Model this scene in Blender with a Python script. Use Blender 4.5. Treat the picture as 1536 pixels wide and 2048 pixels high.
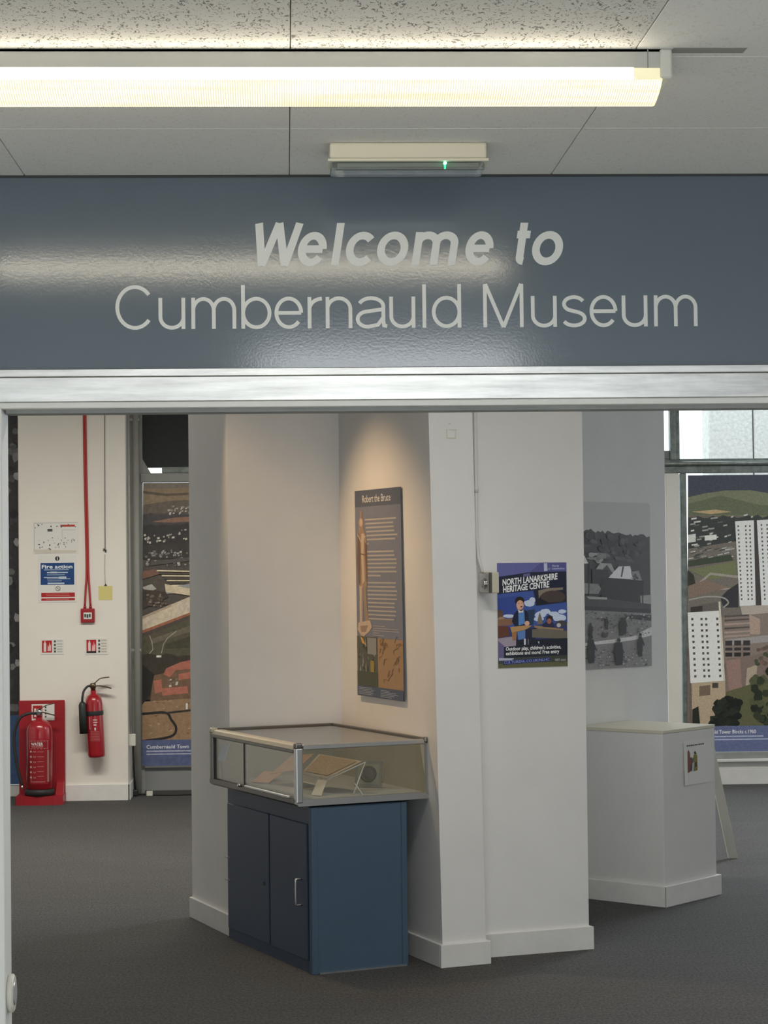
import bpy, bmesh, math, random
from mathutils import Vector, Matrix
from mathutils.geometry import tessellate_polygon

for o in list(bpy.data.objects): bpy.data.objects.remove(o, do_unlink=True)
S = bpy.context.scene
COL = S.collection
PI = math.pi
R = math.radians
rnd = random.Random(7)

# ------------------------------------------------------------------ camera
cd = bpy.data.cameras.new('camera'); cam = bpy.data.objects.new('camera', cd); COL.objects.link(cam)
cd.sensor_fit = 'VERTICAL'; cd.sensor_height = 36.0; cd.lens = 36.0 * 4200 / 2048
cd.clip_start = 0.05; cd.clip_end = 200
cam.matrix_world = Matrix.Translation((0, 0, 1.65)) @ Matrix.Rotation(R(-2.67), 4, 'Z') @ Matrix.Rotation(R(91.43), 4, 'X') @ Matrix.Rotation(-0.011, 4, 'Z')
S.camera = cam
# ------------------------------------------------------------------ world, lights, exposure
W = bpy.data.worlds.new('sky'); S.world = W; W.use_nodes = True
bg = W.node_tree.nodes['Background']; bg.inputs[0].default_value = (0.86, 0.93, 1.0, 1); bg.inputs[1].default_value = 2.7
S.view_settings.view_transform = 'Standard'; S.view_settings.look = 'None'
S.view_settings.gamma = 1; S.view_settings.use_curve_mapping = False; S.view_settings.exposure = 0.0

def area(name, loc, size, sizey, power, col, rot=(0, 0, 0)):
    l = bpy.data.lights.new(name, 'AREA'); l.shape = 'RECTANGLE'; l.size = size; l.size_y = sizey
    l.energy = power; l.color = col
    o = bpy.data.objects.new(name, l); COL.objects.link(o); o.location = loc; o.rotation_euler = rot
    return o
# unseen fluorescent battens of the exhibition room ceiling, plus one added fill (above the door head)
area('gallery_light', (0.9, 6.6, 3.04), 1.5, 0.16, 38, (1, 0.96, 0.88))
area('gallery_light', (-1.15, 12.2, 3.04), 2.6, 0.16, 116, (1, 0.94, 0.84))
area('gallery_light', (3.4, 12.6, 3.04), 1.5, 0.16, 40, (1, 0.97, 0.93))
area('gallery_light', (3.4, 7.4, 3.04), 1.5, 0.16, 15, (1, 0.97, 0.93))  # added fill with no known fitting, brightens the plinth
# second batten of the entrance ceiling, above and behind the camera
area('entrance_lamp', (0.40, 1.50, 2.49), 1.0, 0.15, 30, (0.95, 0.98, 1.0))
# daylight through the next window bay of the back wall
area('window_daylight', (6.2, 15.40, 1.75), 2.8, 1.9, 170, (0.78, 0.89, 1.0), (R(-90), 0, 0))
# warm ceiling spot on the text panel
sl = bpy.data.lights.new('display_spot', 'SPOT'); sl.energy = 95; sl.color = (1, 0.66, 0.36); sl.spot_size = R(60); sl.spot_blend = 1.0; sl.shadow_soft_size = 0.04
so = bpy.data.objects.new('display_spot', sl); COL.objects.link(so); so.location = (-0.62, 9.12, 2.9)
so.rotation_euler = (Vector((0.44, 9.02, 1.15)) - Vector(so.location)).to_track_quat('-Z', 'Y').to_euler()

# ------------------------------------------------------------------ colours and materials
def lin(c):
    c = c / 255.0
    return c / 12.92 if c <= 0.04045 else ((c + 0.055) / 1.055) ** 2.4
def rgb(r, g, b, k=1.0):
    return (min(lin(r) * k, 1), min(lin(g) * k, 1), min(lin(b) * k, 1), 1)
MATS = {}
def mat(name, col, rough=0.5, metal=0.0, spec=0.5, noise=None, bump=None, coat=0.0):
    """noise = (scale, low factor, high factor, stretch); bump = (scale, strength, distance)"""
    if name in MATS: return MATS[name]
    m = bpy.data.materials.new(name); m.use_nodes = True
    nt = m.node_tree; b = nt.nodes['Principled BSDF']
    b.inputs['Base Color'].default_value = col; b.inputs['Roughness'].default_value = rough
    b.inputs['Metallic'].default_value = metal; b.inputs['Specular IOR Level'].default_value = spec
    if coat: b.inputs['Coat Weight'].default_value = coat; b.inputs['Coat Roughness'].default_value = 0.08
    tc = nt.nodes.new('ShaderNodeTexCoord')
    if noise:
        mp = nt.nodes.new('ShaderNodeMapping'); nt.links.new(tc.outputs['Object'], mp.inputs[0])
        mp.inputs['Scale'].default_value = noise[3] if len(noise) > 3 else (1, 1, 1)
        n = nt.nodes.new('ShaderNodeTexNoise'); n.inputs['Scale'].default_value = noise[0]; n.inputs['Detail'].default_value = 5; n.inputs['Roughness'].default_value = 0.65
        nt.links.new(mp.outputs[0], n.inputs['Vector'])
        r = nt.nodes.new('ShaderNodeValToRGB')
        r.color_ramp.elements[0].position = 0.3; r.color_ramp.elements[1].position = 0.7
        r.color_ramp.elements[0].color = tuple(c * noise[1] for c in col[:3]) + (1,)
        r.color_ramp.elements[1].color = tuple(min(c * noise[2], 1) for c in col[:3]) + (1,)
        nt.links.new(n.outputs['Fac'], r.inputs[0]); nt.links.new(r.outputs[0], b.inputs['Base Color'])
    if bump:
        n2 = nt.nodes.new('ShaderNodeTexNoise'); n2.inputs['Scale'].default_value = bump[0]; n2.inputs['Detail'].default_value = 3
        nt.links.new(tc.outputs['Object'], n2.inputs['Vector'])
        bp = nt.nodes.new('ShaderNodeBump'); bp.inputs['Strength'].default_value = bump[1]; bp.inputs['Distance'].default_value = bump[2]
        nt.links.new(n2.outputs['Fac'], bp.inputs['Height']); nt.links.new(bp.outputs[0], b.inputs['Normal'])
    MATS[name] = m
    return m
def emis(name, col, strength):
    m = bpy.data.materials.new(name); m.use_nodes = True; b = m.node_tree.nodes['Principled BSDF']
    b.inputs['Base Color'].default_value = col; b.inputs['Emission Color'].default_value = col; b.inputs['Emission Strength'].default_value = strength
    MATS[name] = m; return m
def glass(name, tint, rough=0.01, ior=1.45, extra=0.0):
    m = bpy.data.materials.new(name); m.use_nodes = True; nt = m.node_tree; nt.nodes.clear()
    out = nt.nodes.new('ShaderNodeOutputMaterial'); mx = nt.nodes.new('ShaderNodeMixShader')
    t = nt.nodes.new('ShaderNodeBsdfTransparent'); t.inputs[0].default_value = tint
    g = nt.nodes.new('ShaderNodeBsdfGlossy'); g.inputs['Roughness'].default_value = rough
    ge = nt.nodes.new('ShaderNodeNewGeometry'); dt = nt.nodes.new('ShaderNodeVectorMath'); dt.operation = 'DOT_PRODUCT'
    nt.links.new(ge.outputs['Incoming'], dt.inputs[0]); nt.links.new(ge.outputs['Normal'], dt.inputs[1])
    def mth(op, a, b=None):
        n = nt.nodes.new('ShaderNodeMath'); n.operation = op; n.use_clamp = op != 'POWER'
        for i, v in enumerate((a, b)):
            if v is None: continue
            if hasattr(v, 'links'): nt.links.new(v, n.inputs[i])
            else: n.inputs[i].default_value = v
        return n.outputs[0]
    f0 = ((ior - 1) / (ior + 1)) ** 2 + extra
    sch = mth('POWER', mth('SUBTRACT', 1.0, mth('ABSOLUTE', dt.outputs['Value'])), 5.0)
    nt.links.new(mth('ADD', mth('MULTIPLY', sch, 1 - f0), f0), mx.inputs[0])
    nt.links.new(t.outputs[0], mx.inputs[1]); nt.links.new(g.outputs[0], mx.inputs[2]); nt.links.new(mx.outputs[0], out.inputs[0])
    MATS[name] = m; return m

white = mat('white_wall_paint', (0.80, 0.79, 0.765, 1), 0.6, noise=(3.0, 0.965, 1.03), bump=(60, 0.12, 0.002))
cream = mat('cream_wall_paint', (0.82, 0.79, 0.72, 1), 0.6, noise=(2.5, 0.97, 1.02), bump=(60, 0.1, 0.002))
skirt = mat('white_gloss_skirting', (0.78, 0.77, 0.74, 1), 0.4, noise=(9, 0.94, 1.03))
frame_white = mat('white_frame_paint', (0.78, 0.78, 0.75, 1), 0.45, noise=(8, 0.95, 1.02, (1, 1, 0.2)))
frame_grey = mat('grey_window_paint', rgb(150, 152, 148), 0.5, noise=(7, 0.85, 1.08))
frame_green = mat('worn_green_grey_paint', rgb(138, 147, 143), 0.5, noise=(16, 0.55, 1.15, (1, 1, 1)))
dark_blind = mat('charcoal_blind_cloth', rgb(58, 60, 60), 0.85, noise=(30, 0.9, 1.1))
blue_wall = mat('blue_gloss_wall_paint', rgb(94, 107, 118), 0.13, spec=0.9, noise=(1.2, 0.96, 1.04), bump=(170, 0.05, 0.002))
letter_white = mat('white_vinyl', rgb(222, 224, 220), 0.35)
alum = mat('scratched_aluminium', (0.60, 0.595, 0.57, 1), 0.33, metal=1.0, noise=(16, 0.74, 1.14, (0.3, 1, 4)), bump=(40, 0.08, 0.003))
alum_satin = mat('satin_aluminium', (0.60, 0.60, 0.59, 1), 0.36, metal=1.0, noise=(6, 0.93, 1.03))
alum_dark = mat('bronze_anodised_aluminium', (0.20, 0.19, 0.175, 1), 0.38, metal=0.9)
alum_beige = mat('beige_rail', rgb(196, 190, 172), 0.4, metal=0.25)
cab_blue = mat('blue_cabinet_laminate', rgb(72, 92, 112), 0.42, noise=(4, 0.95, 1.04), bump=(200, 0.04, 0.001))
cab_blue_dark = mat('blue_door_laminate', rgb(70, 84, 106), 0.45, noise=(4, 0.95, 1.04))
black = mat('black_rubber', (0.018, 0.019, 0.02, 1), 0.55)
horn_black = mat('dark_green_black_plastic', (0.02, 0.028, 0.024, 1), 0.45)
red = mat('red_enamel', rgb(160, 26, 38), 0.25, coat=0.5, noise=(5, 0.93, 1.03))
red_dull = mat('red_plastic', rgb(158, 30, 40), 0.4, noise=(5, 0.93, 1.03))
red_cable_m = mat('red_cable_sheath', rgb(172, 46, 44), 0.45)
chrome = mat('chrome', (0.72, 0.72, 0.70, 1), 0.16, metal=1.0)
brass = mat('worn_brass', rgb(120, 106, 84), 0.35, metal=0.9)
pipe_grey = mat('grey_pipe_paint', rgb(170, 169, 162), 0.5, noise=(5, 0.93, 1.03))
plastic_white = mat('white_plastic', rgb(214, 212, 202), 0.4)
housing_m = mat('white_steel_housing', rgb(190, 190, 182), 0.45, noise=(3, 0.95, 1.02))
plinth_m = mat('white_plinth_paint', (0.72, 0.71, 0.69, 1), 0.55, noise=(3, 0.96, 1.03))
plinth_top = mat('cream_board_edge', rgb(212, 206, 186), 0.5)
board_white = mat('white_paper', rgb(226, 225, 220), 0.6)
acrylic = glass('clear_acrylic', (0.93, 0.94, 0.93, 1), 0.03, 1.45, 0.05)
pane_m = glass('case_glass', (0.955, 0.965, 0.958, 1), 0.01, 1.5, 0.02)
window_glass = glass('window_glass', (0.95, 0.97, 0.96, 1), 0.01, 1.45)
lens_m = glass('emergency_lens', (0.80, 0.84, 0.82, 1), 0.12, 1.5, 0.12)
concrete = mat('exposed_aggregate_concrete', (0.60, 0.595, 0.565, 1), 0.85, noise=(34, 0.80, 1.14), bump=(40, 0.5, 0.01))

# carpet
def carpet():
    m = bpy.data.materials.new('grey_carpet'); m.use_nodes = True; nt = m.node_tree; b = nt.nodes['Principled BSDF']
    b.inputs['Roughness'].default_value = 0.9; b.inputs['Specular IOR Level'].default_value = 0.25
    b.inputs['Sheen Weight'].default_value = 0.08; b.inputs['Sheen Roughness'].default_value = 0.5; b.inputs['Sheen Tint'].default_value = (0.8, 0.85, 0.9, 1)
    tc = nt.nodes.new('ShaderNodeTexCoord')
    def noise(scale, detail, st=(1, 1, 1)):
        mp = nt.nodes.new('ShaderNodeMapping'); mp.inputs['Scale'].default_value = st; nt.links.new(tc.outputs['Object'], mp.inputs[0])
        n = nt.nodes.new('ShaderNodeTexNoise'); n.inputs['Scale'].default_value = scale; n.inputs['Detail'].default_value = detail; n.inputs['Roughness'].default_value = 0.7
        nt.links.new(mp.outputs[0], n.inputs['Vector']); return n
    fine = noise(95, 3, (1, 0.5, 1)); big = noise(1.1, 4, (0.6, 1.2, 1)); st = noise(5, 4, (0.5, 3, 1))
    r = nt.nodes.new('ShaderNodeValToRGB'); r.color_ramp.elements[0].position = 0.36; r.color_ramp.elements[1].position = 0.66
    r.color_ramp.elements[0].color = (0.030, 0.028, 0.0255, 1); r.color_ramp.elements[1].color = (0.098, 0.092, 0.084, 1)
    nt.links.new(fine.outputs['Fac'], r.inputs[0])
    def ramp2(n, a, c):
        q = nt.nodes.new('ShaderNodeValToRGB'); q.color_ramp.elements[0].position = 0.35; q.color_ramp.elements[1].position = 0.65
        q.color_ramp.elements[0].color = a; q.color_ramp.elements[1].color = c; nt.links.new(n.outputs['Fac'], q.inputs[0]); return q
    prev = r
    for q in (ramp2(big, (0.86, 0.84, 0.82, 1), (1.0, 1.0, 1.0, 1)), ramp2(st, (0.90, 0.89, 0.88, 1), (1, 1, 1, 1))):
        mx = nt.nodes.new('ShaderNodeMix'); mx.data_type = 'RGBA'; mx.blend_type = 'MULTIPLY'; mx.inputs['Factor'].default_value = 1
        nt.links.new(prev.outputs[0] if prev is r else prev.outputs['Result'], mx.inputs['A']); nt.links.new(q.outputs[0], mx.inputs['B']); prev = mx
    nt.links.new(prev.outputs['Result'], b.inputs['Base Color'])
    bp = nt.nodes.new('ShaderNodeBump'); bp.inputs['Strength'].default_value = 0.5; bp.inputs['Distance'].default_value = 0.004
    nt.links.new(fine.outputs['Fac'], bp.inputs['Height']); nt.links.new(bp.outputs[0], b.inputs['Normal'])
    return m
carpet_m = carpet()

def tile_mat(name, fissure):
    m = bpy.data.materials.new(name); m.use_nodes = True; nt = m.node_tree; b = nt.nodes['Principled BSDF']
    b.inputs['Roughness'].default_value = 0.9; b.inputs['Specular IOR Level'].default_value = 0.1
    tc = nt.nodes.new('ShaderNodeTexCoord')
    gm = nt.nodes.new('ShaderNodeNewGeometry')
    n = nt.nodes.new('ShaderNodeTexNoise'); n.inputs['Scale'].default_value = 74; n.inputs['Detail'].default_value = 2.0; n.inputs['Roughness'].default_value = 0.55; n.inputs['Distortion'].default_value = 2.2
    mp = nt.nodes.new('ShaderNodeMapping'); mp.inputs['Scale'].default_value = (1.25, 0.62, 1)
    nt.links.new(gm.outputs['Position'], mp.inputs[0]); nt.links.new(mp.outputs[0], n.inputs['Vector'])
    r = nt.nodes.new('ShaderNodeValToRGB')
    r.color_ramp.elements[0].position = 0.38; r.color_ramp.elements[1].position = 0.41
    lo = 0.22 if fissure else 0.68
    r.color_ramp.elements[0].color = (lo, lo * 0.96, lo * 0.88, 1); r.color_ramp.elements[1].color = (0.66, 0.65, 0.61, 1) if fissure else (0.74, 0.74, 0.71, 1)
    nt.links.new(n.outputs['Fac'], r.inputs[0]); nt.links.new(r.outputs[0], b.inputs['Base Color'])
    bp = nt.nodes.new('ShaderNodeBump'); bp.inputs['Strength'].default_value = 0.35 if fissure else 0.05; bp.inputs['Distance'].default_value = 0.002
    nt.links.new(r.outputs[0], bp.inputs['Height']); nt.links.new(bp.outputs[0], b.inputs['Normal'])
    return m
tile_fissured = tile_mat('fissured_mineral_tile', True); tile_plain = tile_mat('plain_mineral_tile', False)  # one kind of tile; plain copy paints fissures out where light hides them

def print_mat(name, amp, scale, rough=0.45):
    m = bpy.data.materials.new(name); m.use_nodes = True; nt = m.node_tree; b = nt.nodes['Principled BSDF']
    b.inputs['Roughness'].default_value = rough; b.inputs['Specular IOR Level'].default_value = 0.3
    at = nt.nodes.new('ShaderNodeAttribute'); at.attribute_name = 'ink'
    tc = nt.nodes.new('ShaderNodeTexCoord'); n = nt.nodes.new('ShaderNodeTexNoise'); n.inputs['Scale'].default_value = scale; n.inputs['Detail'].default_value = 6; n.inputs['Roughness'].default_value = 0.7
    nt.links.new(tc.outputs['Object'], n.inputs['Vector'])
    mr = nt.nodes.new('ShaderNodeMapRange'); mr.inputs[1].default_value = 0.3; mr.inputs[2].default_value = 0.7; mr.inputs[3].default_value = 1 - amp; mr.inputs[4].default_value = 1 + amp
    nt.links.new(n.outputs['Fac'], mr.inputs[0])
    mx = nt.nodes.new('ShaderNodeVectorMath'); mx.operation = 'SCALE'
    nt.links.new(at.outputs['Color'], mx.inputs[0]); nt.links.new(mr.outputs[0], mx.inputs['Scale']); nt.links.new(mx.outputs[0], b.inputs['Base Color'])
    return m
ink = print_mat('printed_ink', 0.05, 60); ink_photo = print_mat('printed_photograph', 0.22, 34)
ink_photo_fine = print_mat('printed_photograph_fine', 0.22, 90)

# ------------------------------------------------------------------ mesh helpers
def tag(o, label=None, cat=None, group=None, kind=None):
    if label: o['label'] = label
    if cat: o['category'] = cat
    if group: o['group'] = group
    if kind: o['kind'] = kind
    return o
def empty(name, loc, rz=0.0, label=None, cat=None, group=None, kind=None):
    o = bpy.data.objects.new(name, None); COL.objects.link(o); o.location = loc; o.rotation_euler = (0, 0, rz); o.empty_display_size = 0.05
    return tag(o, label, cat, group, kind)
def link(name, me, parent=None, loc=None, rz=None):
    o = bpy.data.objects.new(name, me); COL.objects.link(o)
    if parent is not None: o.parent = parent
    if loc: o.location = loc
    if rz: o.rotation_euler = (0, 0, rz)
    return o
def frombm(name, bm, m, parent=None, smooth=False, loc=None, rz=None):
    bmesh.ops.recalc_face_normals(bm, faces=bm.faces)
    me = bpy.data.meshes.new(name); bm.to_mesh(me); bm.free()
    if m: me.materials.append(m)
    if smooth:
        for p in me.polygons: p.use_smooth = True
    return link(name, me, parent, loc, rz)
def box_bm(x0, x1, y0, y1, z0, z1, bev=0.0, seg=1, bm=None):
    b2 = bmesh.new()
    bmesh.ops.create_cube(b2, size=1.0)
    for v in b2.verts:
        v.co = Vector((x0 + (v.co.x + 0.5) * (x1 - x0), y0 + (v.co.y + 0.5) * (y1 - y0), z0 + (v.co.z + 0.5) * (z1 - z0)))
    if bev: bmesh.ops.bevel(b2, geom=b2.edges[:], offset=bev, segments=seg, affect='EDGES', profile=0.5)
    if bm is None: return b2
    me = bpy.data.meshes.new('t'); b2.to_mesh(me); b2.free(); bm.from_mesh(me); bpy.data.meshes.remove(me)
    return bm
def box(name, x0, x1, y0, y1, z0, z1, m, parent=None, bev=0.0, seg=1, **k):
    return frombm(name, box_bm(x0, x1, y0, y1, z0, z1, bev, seg), m, parent, **k)
def boxes(name, lst, m, parent=None, bev=0.0, **k):
    bm = bmesh.new()
    for b in lst: box_bm(*b, bev=bev, bm=bm)
    return frombm(name, bm, m, parent, **k)
def prism(name, poly, z0, z1, m, parent=None, topshift=None, **k):
    bm = bmesh.new(); n = len(poly)
    L = 16 if topshift else 1; rows = []
    for l in range(L + 1):
        f = l / L
        rows.append([bm.verts.new((p[0] + (topshift[i][0] * f if topshift else 0), p[1] + (topshift[i][1] * f if topshift else 0), z0 + (z1 - z0) * f)) for i, p in enumerate(poly)])
    bm.faces.new(rows[0][::-1]); bm.faces.new(rows[-1])
    for lo, hi in zip(rows, rows[1:]):
        for i in range(n): bm.faces.new((lo[i], lo[(i + 1) % n], hi[(i + 1) % n], hi[i]))
    return frombm(name, bm, m, parent, **k)
def extrude_poly(name, pts3, vec, m, parent=None, **k):
    """closed planar polygon pushed along vec"""
    bm = bmesh.new(); n = len(pts3); v = Vector(vec)
    a = [bm.verts.new(p) for p in pts3]; b = [bm.verts.new(Vector(p) + v) for p in pts3]
    bm.faces.new(a[::-1]); bm.faces.new(b)
    for i in range(n): bm.faces.new((a[i], a[(i + 1) % n], b[(i + 1) % n], b[i]))
    return frombm(name, bm, m, parent, **k)
def tube_bm(pts, r, seg=10, bm=None, cap=True):
    bm = bm or bmesh.new(); pts = [Vector(p) for p in pts]; rs = r if isinstance(r, (list, tuple)) else [r] * len(pts)
    rings = []; up = None
    for i, p in enumerate(pts):
        t = (pts[min(i + 1, len(pts) - 1)] - pts[max(i - 1, 0)]).normalized()
        if up is None: up = Vector((0, 0, 1)) if abs(t.z) < 0.9 else Vector((1, 0, 0))
        s = t.cross(up).normalized(); up = s.cross(t).normalized()
        rings.append([bm.verts.new(p + (s * math.cos(2 * PI * k / seg) + up * math.sin(2 * PI * k / seg)) * rs[i]) for k in range(seg)])
    for a, b in zip(rings, rings[1:]):
        for k in range(seg): bm.faces.new((a[k], a[(k + 1) % seg], b[(k + 1) % seg], b[k]))
    if cap: bm.faces.new(rings[0][::-1]); bm.faces.new(rings[-1])
    return bm
def tube(name, pts, r, m, parent=None, seg=10, **k):
    return frombm(name, tube_bm(pts, r, seg), m, parent, smooth=True, **k)
def lathe(name, prof, c, m, parent=None, seg=28, axis=None, **k):
    """prof = [(radius, height)], turned about an axis through c (z unless axis is given)"""
    bm = bmesh.new(); q = Vector(axis).to_track_quat('Z', 'Y') if axis is not None else None
    rings = []
    for r, h in prof:
        ring = []
        for k2 in range(seg):
            a = 2 * PI * k2 / seg; v = Vector((r * math.cos(a), r * math.sin(a), h))
            if q: v = q @ v
            ring.append(bm.verts.new(v + Vector(c)))
        rings.append(ring)
    for a, b in zip(rings, rings[1:]):
        for k2 in range(seg): bm.faces.new((a[k2], a[(k2 + 1) % seg], b[(k2 + 1) % seg], b[k2]))
    bm.faces.new(rings[0][::-1]); bm.faces.new(rings[-1])
    o = frombm(name, bm, m, parent, **k)
    for p in o.data.polygons: p.use_smooth = len(p.vertices) == 4
    return o
def arc(cx, cy, rx, ry, a0, a1, n=14):
    return [(cx + rx * math.cos(R(a0 + (a1 - a0) * i / n)), cy + ry * math.sin(R(a0 + (a1 - a0) * i / n))) for i in range(n + 1)]
def smoothpath(pts, n=6):
    P = [Vector(p) for p in pts]; P = [2 * P[0] - P[1]] + P + [2 * P[-1] - P[-2]]; out = []
    for i in range(1, len(P) - 2):
        for k in range(n):
            t = k / n; a, b, c, d = P[i - 1], P[i], P[i + 1], P[i + 2]
            out.append(0.5 * ((2 * b) + (c - a) * t + (2 * a - 5 * b + 4 * c - d) * t * t + (3 * b - a - 3 * c + d) * t ** 3))
    out.append(P[-2]); return out

TXT = {}
def textmesh(s, bold=0.0):
    """unit-cap-height outlines of a line of lettering in the built-in font"""
    if (s, bold) in TXT: return TXT[(s, bold)]
    cu = bpy.data.curves.new('lettering', 'FONT'); cu.body = s; cu.size = 1.0; cu.resolution_u = 2; cu.offset = bold
    o = bpy.data.objects.new('lettering', cu); COL.objects.link(o)
    bpy.context.view_layer.update()
    ev = o.evaluated_get(bpy.context.evaluated_depsgraph_get()); me = ev.to_mesh()
    vs = [(v.co.x, v.co.y) for v in me.vertices]; fs = [tuple(p.vertices) for p in me.polygons]
    ev.to_mesh_clear(); bpy.data.objects.remove(o); bpy.data.curves.remove(cu)
    xs = [v[0] for v in vs] or [0]; k = 1 / 0.73
    vs = [((x - min(xs)) * k, y * k) for x, y in vs]
    TXT[(s, bold)] = (vs, fs, (max(xs) - min(xs)) * k)
    return TXT[(s, bold)]

class Print:
    """flat ink shapes laid over a panel: picture units -> metres by `fn`, on the plane O + u*U + v*V, facing N"""
    def __init__(s, O, U, V, N, fn, gain=1.0):
        s.O, s.U, s.V, s.N, s.fn, s.gain = Vector(O), Vector(U), Vector(V), Vector(N), fn, gain
        s.v, s.f, s.c, s.layer = [], [], [], 0
    def _add(s, pts, faces, col, dz=None):
        s.layer += 1; off = 0.0004 + s.layer * 0.000025; b = len(s.v)
        for x, y in pts:
            u, v = s.fn(x, y); s.v.append(s.O + s.U * u + s.V * v + s.N * off)
        c = rgb(*col, s.gain)
        for f in faces: s.f.append([b + i for i in f]); s.c.append(c)
    def poly(s, pts, col):
        tri = tessellate_polygon([[Vector((p[0], p[1], 0)) for p in pts]])
        s._add(pts, tri, col)
    def rect(s, x0, y0, x1, y1, col): s._add([(x0, y0), (x1, y0), (x1, y1), (x0, y1)], [(0, 1, 2, 3)], col)
    def many(s, quads, col):
        pts = []; fs = []
        for x0, y0, x1, y1 in quads:
            b = len(pts); pts += [(x0, y0), (x1, y0), (x1, y1), (x0, y1)]; fs.append((b, b + 1, b + 2, b + 3))
        s._add(pts, fs, col)
    def ell(s, cx, cy, rx, ry, col, n=18, jag=0.0):
        s._add([(cx + rx * math.cos(2 * PI * i / n) * (1 + rnd.uniform(-jag, jag)), cy + ry * math.sin(2 * PI * i / n) * (1 + rnd.uniform(-jag, jag))) for i in range(n)], [tuple(range(n))], col)
    def line(s, pts, w, col):
        P = [Vector((p[0], p[1])) for p in pts]; q = []; fs = []
        for i, p in enumerate(P):
            t = (P[min(i + 1, len(P) - 1)] - P[max(i - 1, 0)]).normalized(); n = Vector((-t.y, t.x)) * w / 2
            q += [tuple(p + n), tuple(p - n)]
        for i in range(len(P) - 1): fs.append((2 * i, 2 * i + 1, 2 * i + 3, 2 * i + 2))
        s._add(q, fs, col)
    def text(s, st, x, y, h, col, w=None, slope=0.0, bold=0.0):
        vs, fs, tw = textmesh(st, bold); sx = (w / tw) if w else h
        s._add([(x + a * sx, y - b * h + slope * a * sx) for a, b in vs], fs, col)
    def build(s, name, parent, m=None):
        me = bpy.data.meshes.new(name); me.from_pydata([tuple(v) for v in s.v], [], s.f)
        at = me.color_attributes.new('ink', 'FLOAT_COLOR', 'CORNER'); i = 0
        for p, c in zip(me.polygons, s.c):
            for _ in range(p.loop_total): at.data[i].color = c; i += 1
        me.materials.append(m or ink); me.update()
        # faces look along N
        for p in me.polygons:
            if p.normal.dot(s.N) < 0: p.flip()
        return link(name, me, parent)

def noisy(x0, x1, y, amp, n, down, jag=1.0):
    """ragged skyline polygon from (x0,y) to (x1,y) closed at the level `down`"""
    top = [(x0 + (x1 - x0) * i / n, y + rnd.uniform(-amp, amp) * jag) for i in range(n + 1)]
    return top + [(x1, down), (x0, down)]

# ================================================================== SETTING
def struct(o, label, cat): return tag(o, label, cat, kind='structure')
struct(box('floor', -4.2, 8.3, 4.83, 15.6, -0.06, 0.0, carpet_m), 'dark grey cord carpet of the exhibition room', 'floor')
struct(box('floor', -2.6, 2.8, -3.2, 4.83, -0.06, 0.0, mat('pale_bounce_floor', (0.62, 0.61, 0.57, 1), 0.45, noise=(5, 0.95, 1.03))), 'unseen floor of the entrance space, made pale to bounce light', 'floor')  # out of view; pale so that it bounces light onto ceiling and header

# --- entrance side: ceiling of 600 mm tiles
ceil = struct(box('ceiling', -2.5, 2.7, -3.2, 4.775, 2.556, 2.62, mat('ceiling_backing', rgb(210, 208, 198), 0.9)), 'suspended ceiling of pale mineral tiles above the entrance', 'ceiling')
box('ceiling_board', -2.5, 2.7, -3.2, 2.453, 2.54, 2.556, tile_plain, ceil)
XJ = [0.015 + 0.6 * k for k in range(-4, 5)]; YJ = [2.455, 3.055, 3.655, 4.262, 4.770]
tmesh = {}
for j in range(4):
    for i in range(8):
        fiss = (j <= 1 and i <= 4)
        key = (j if j == 3 else (2 if j == 2 else 0), fiss)
        w, d = 0.6, YJ[j + 1] - YJ[j]
        if key not in tmesh:
            o = box('ceiling_tile', 0.0008, w - 0.0008, 0.0008, d - 0.0008, 0, 0.016, tile_fissured if fiss else tile_plain, ceil, bev=0.0012)
            tmesh[key] = o.data
        else: o = link('ceiling_tile', tmesh[key], ceil)
        o.location = (XJ[i], YJ[j], 2.54)
box('ceiling_strip', 0.679, 0.808, 3.592, 3.628, 2.5394, 2.5405, mat('strip_grey', rgb(150, 149, 142), 0.8), ceil)  # thin grey strip on the ceiling tiles beside the light fitting

# --- partition with the welcome sign
LEAN = -0.0110   # the header board leans back a few millimetres at the top
hd = struct(extrude_poly('wall_header', [(-2.5, 4.77, 2.098), (-2.5, 4.77 - LEAN * 0.46, 2.556), (-2.5, 4.80, 2.62), (-2.5, 4.90, 2.62), (-2.5, 4.90, 2.098)], (5.2, 0, 0), blue_wall), 'glossy blue painted header wall with white welcome lettering', 'wall')
boxes('shadow_strip', [(-2.5, 2.7, 4.7695, 4.7760, 2.5355, 2.5560)], mat('shadow_line_grey', rgb(60, 62, 62), 0.8), hd)  # dark strip painting in the shadow line where ceiling meets header
struct(box('wall_entrance_left', -2.5, -0.70, 4.77, 4.90, 0, 2.098, white), 'white partition beside the left door jamb', 'wall')
struct(box('wall_entrance_right', 1.90, 2.7, 4.77, 4.90, 0, 2.098, white), 'white partition right of the opening', 'wall')
struct(box('wall_left', -2.6, -2.5, -3.2, 4.90, 0, 2.62, white), 'left wall of the entrance space', 'wall')
struct(box('wall_right', 2.7, 2.8, -3.2, 4.90, 0, 2.62, white), 'right wall of the entrance space', 'wall')
t1 = struct(empty('trim_1', (0, 4.77, 2.03)), 'scratched aluminium door track under the blue header', 'trim')
box('track_face', -0.95, 2.1, -0.016, 0.0, -0.006, 0.050, alum, t1, bev=0.0015)
box('track_lip', -0.95, 2.1, -0.011, 0.0, 0.051, 0.069, alum, t1, bev=0.0015)
d1 = struct(empty('door_1', (0, 4.77, 0)), 'white painted frame of the wide entrance opening', 'door frame')
box('head', -0.70, 1.90, -0.012, 0.132, 2.010, 2.024, frame_white, d1, bev=0.0015)
jb = box('jamb', -0.70, -0.638, -0.012, 0.098, 0, 2.010, frame_white, d1, bev=0.002)
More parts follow.
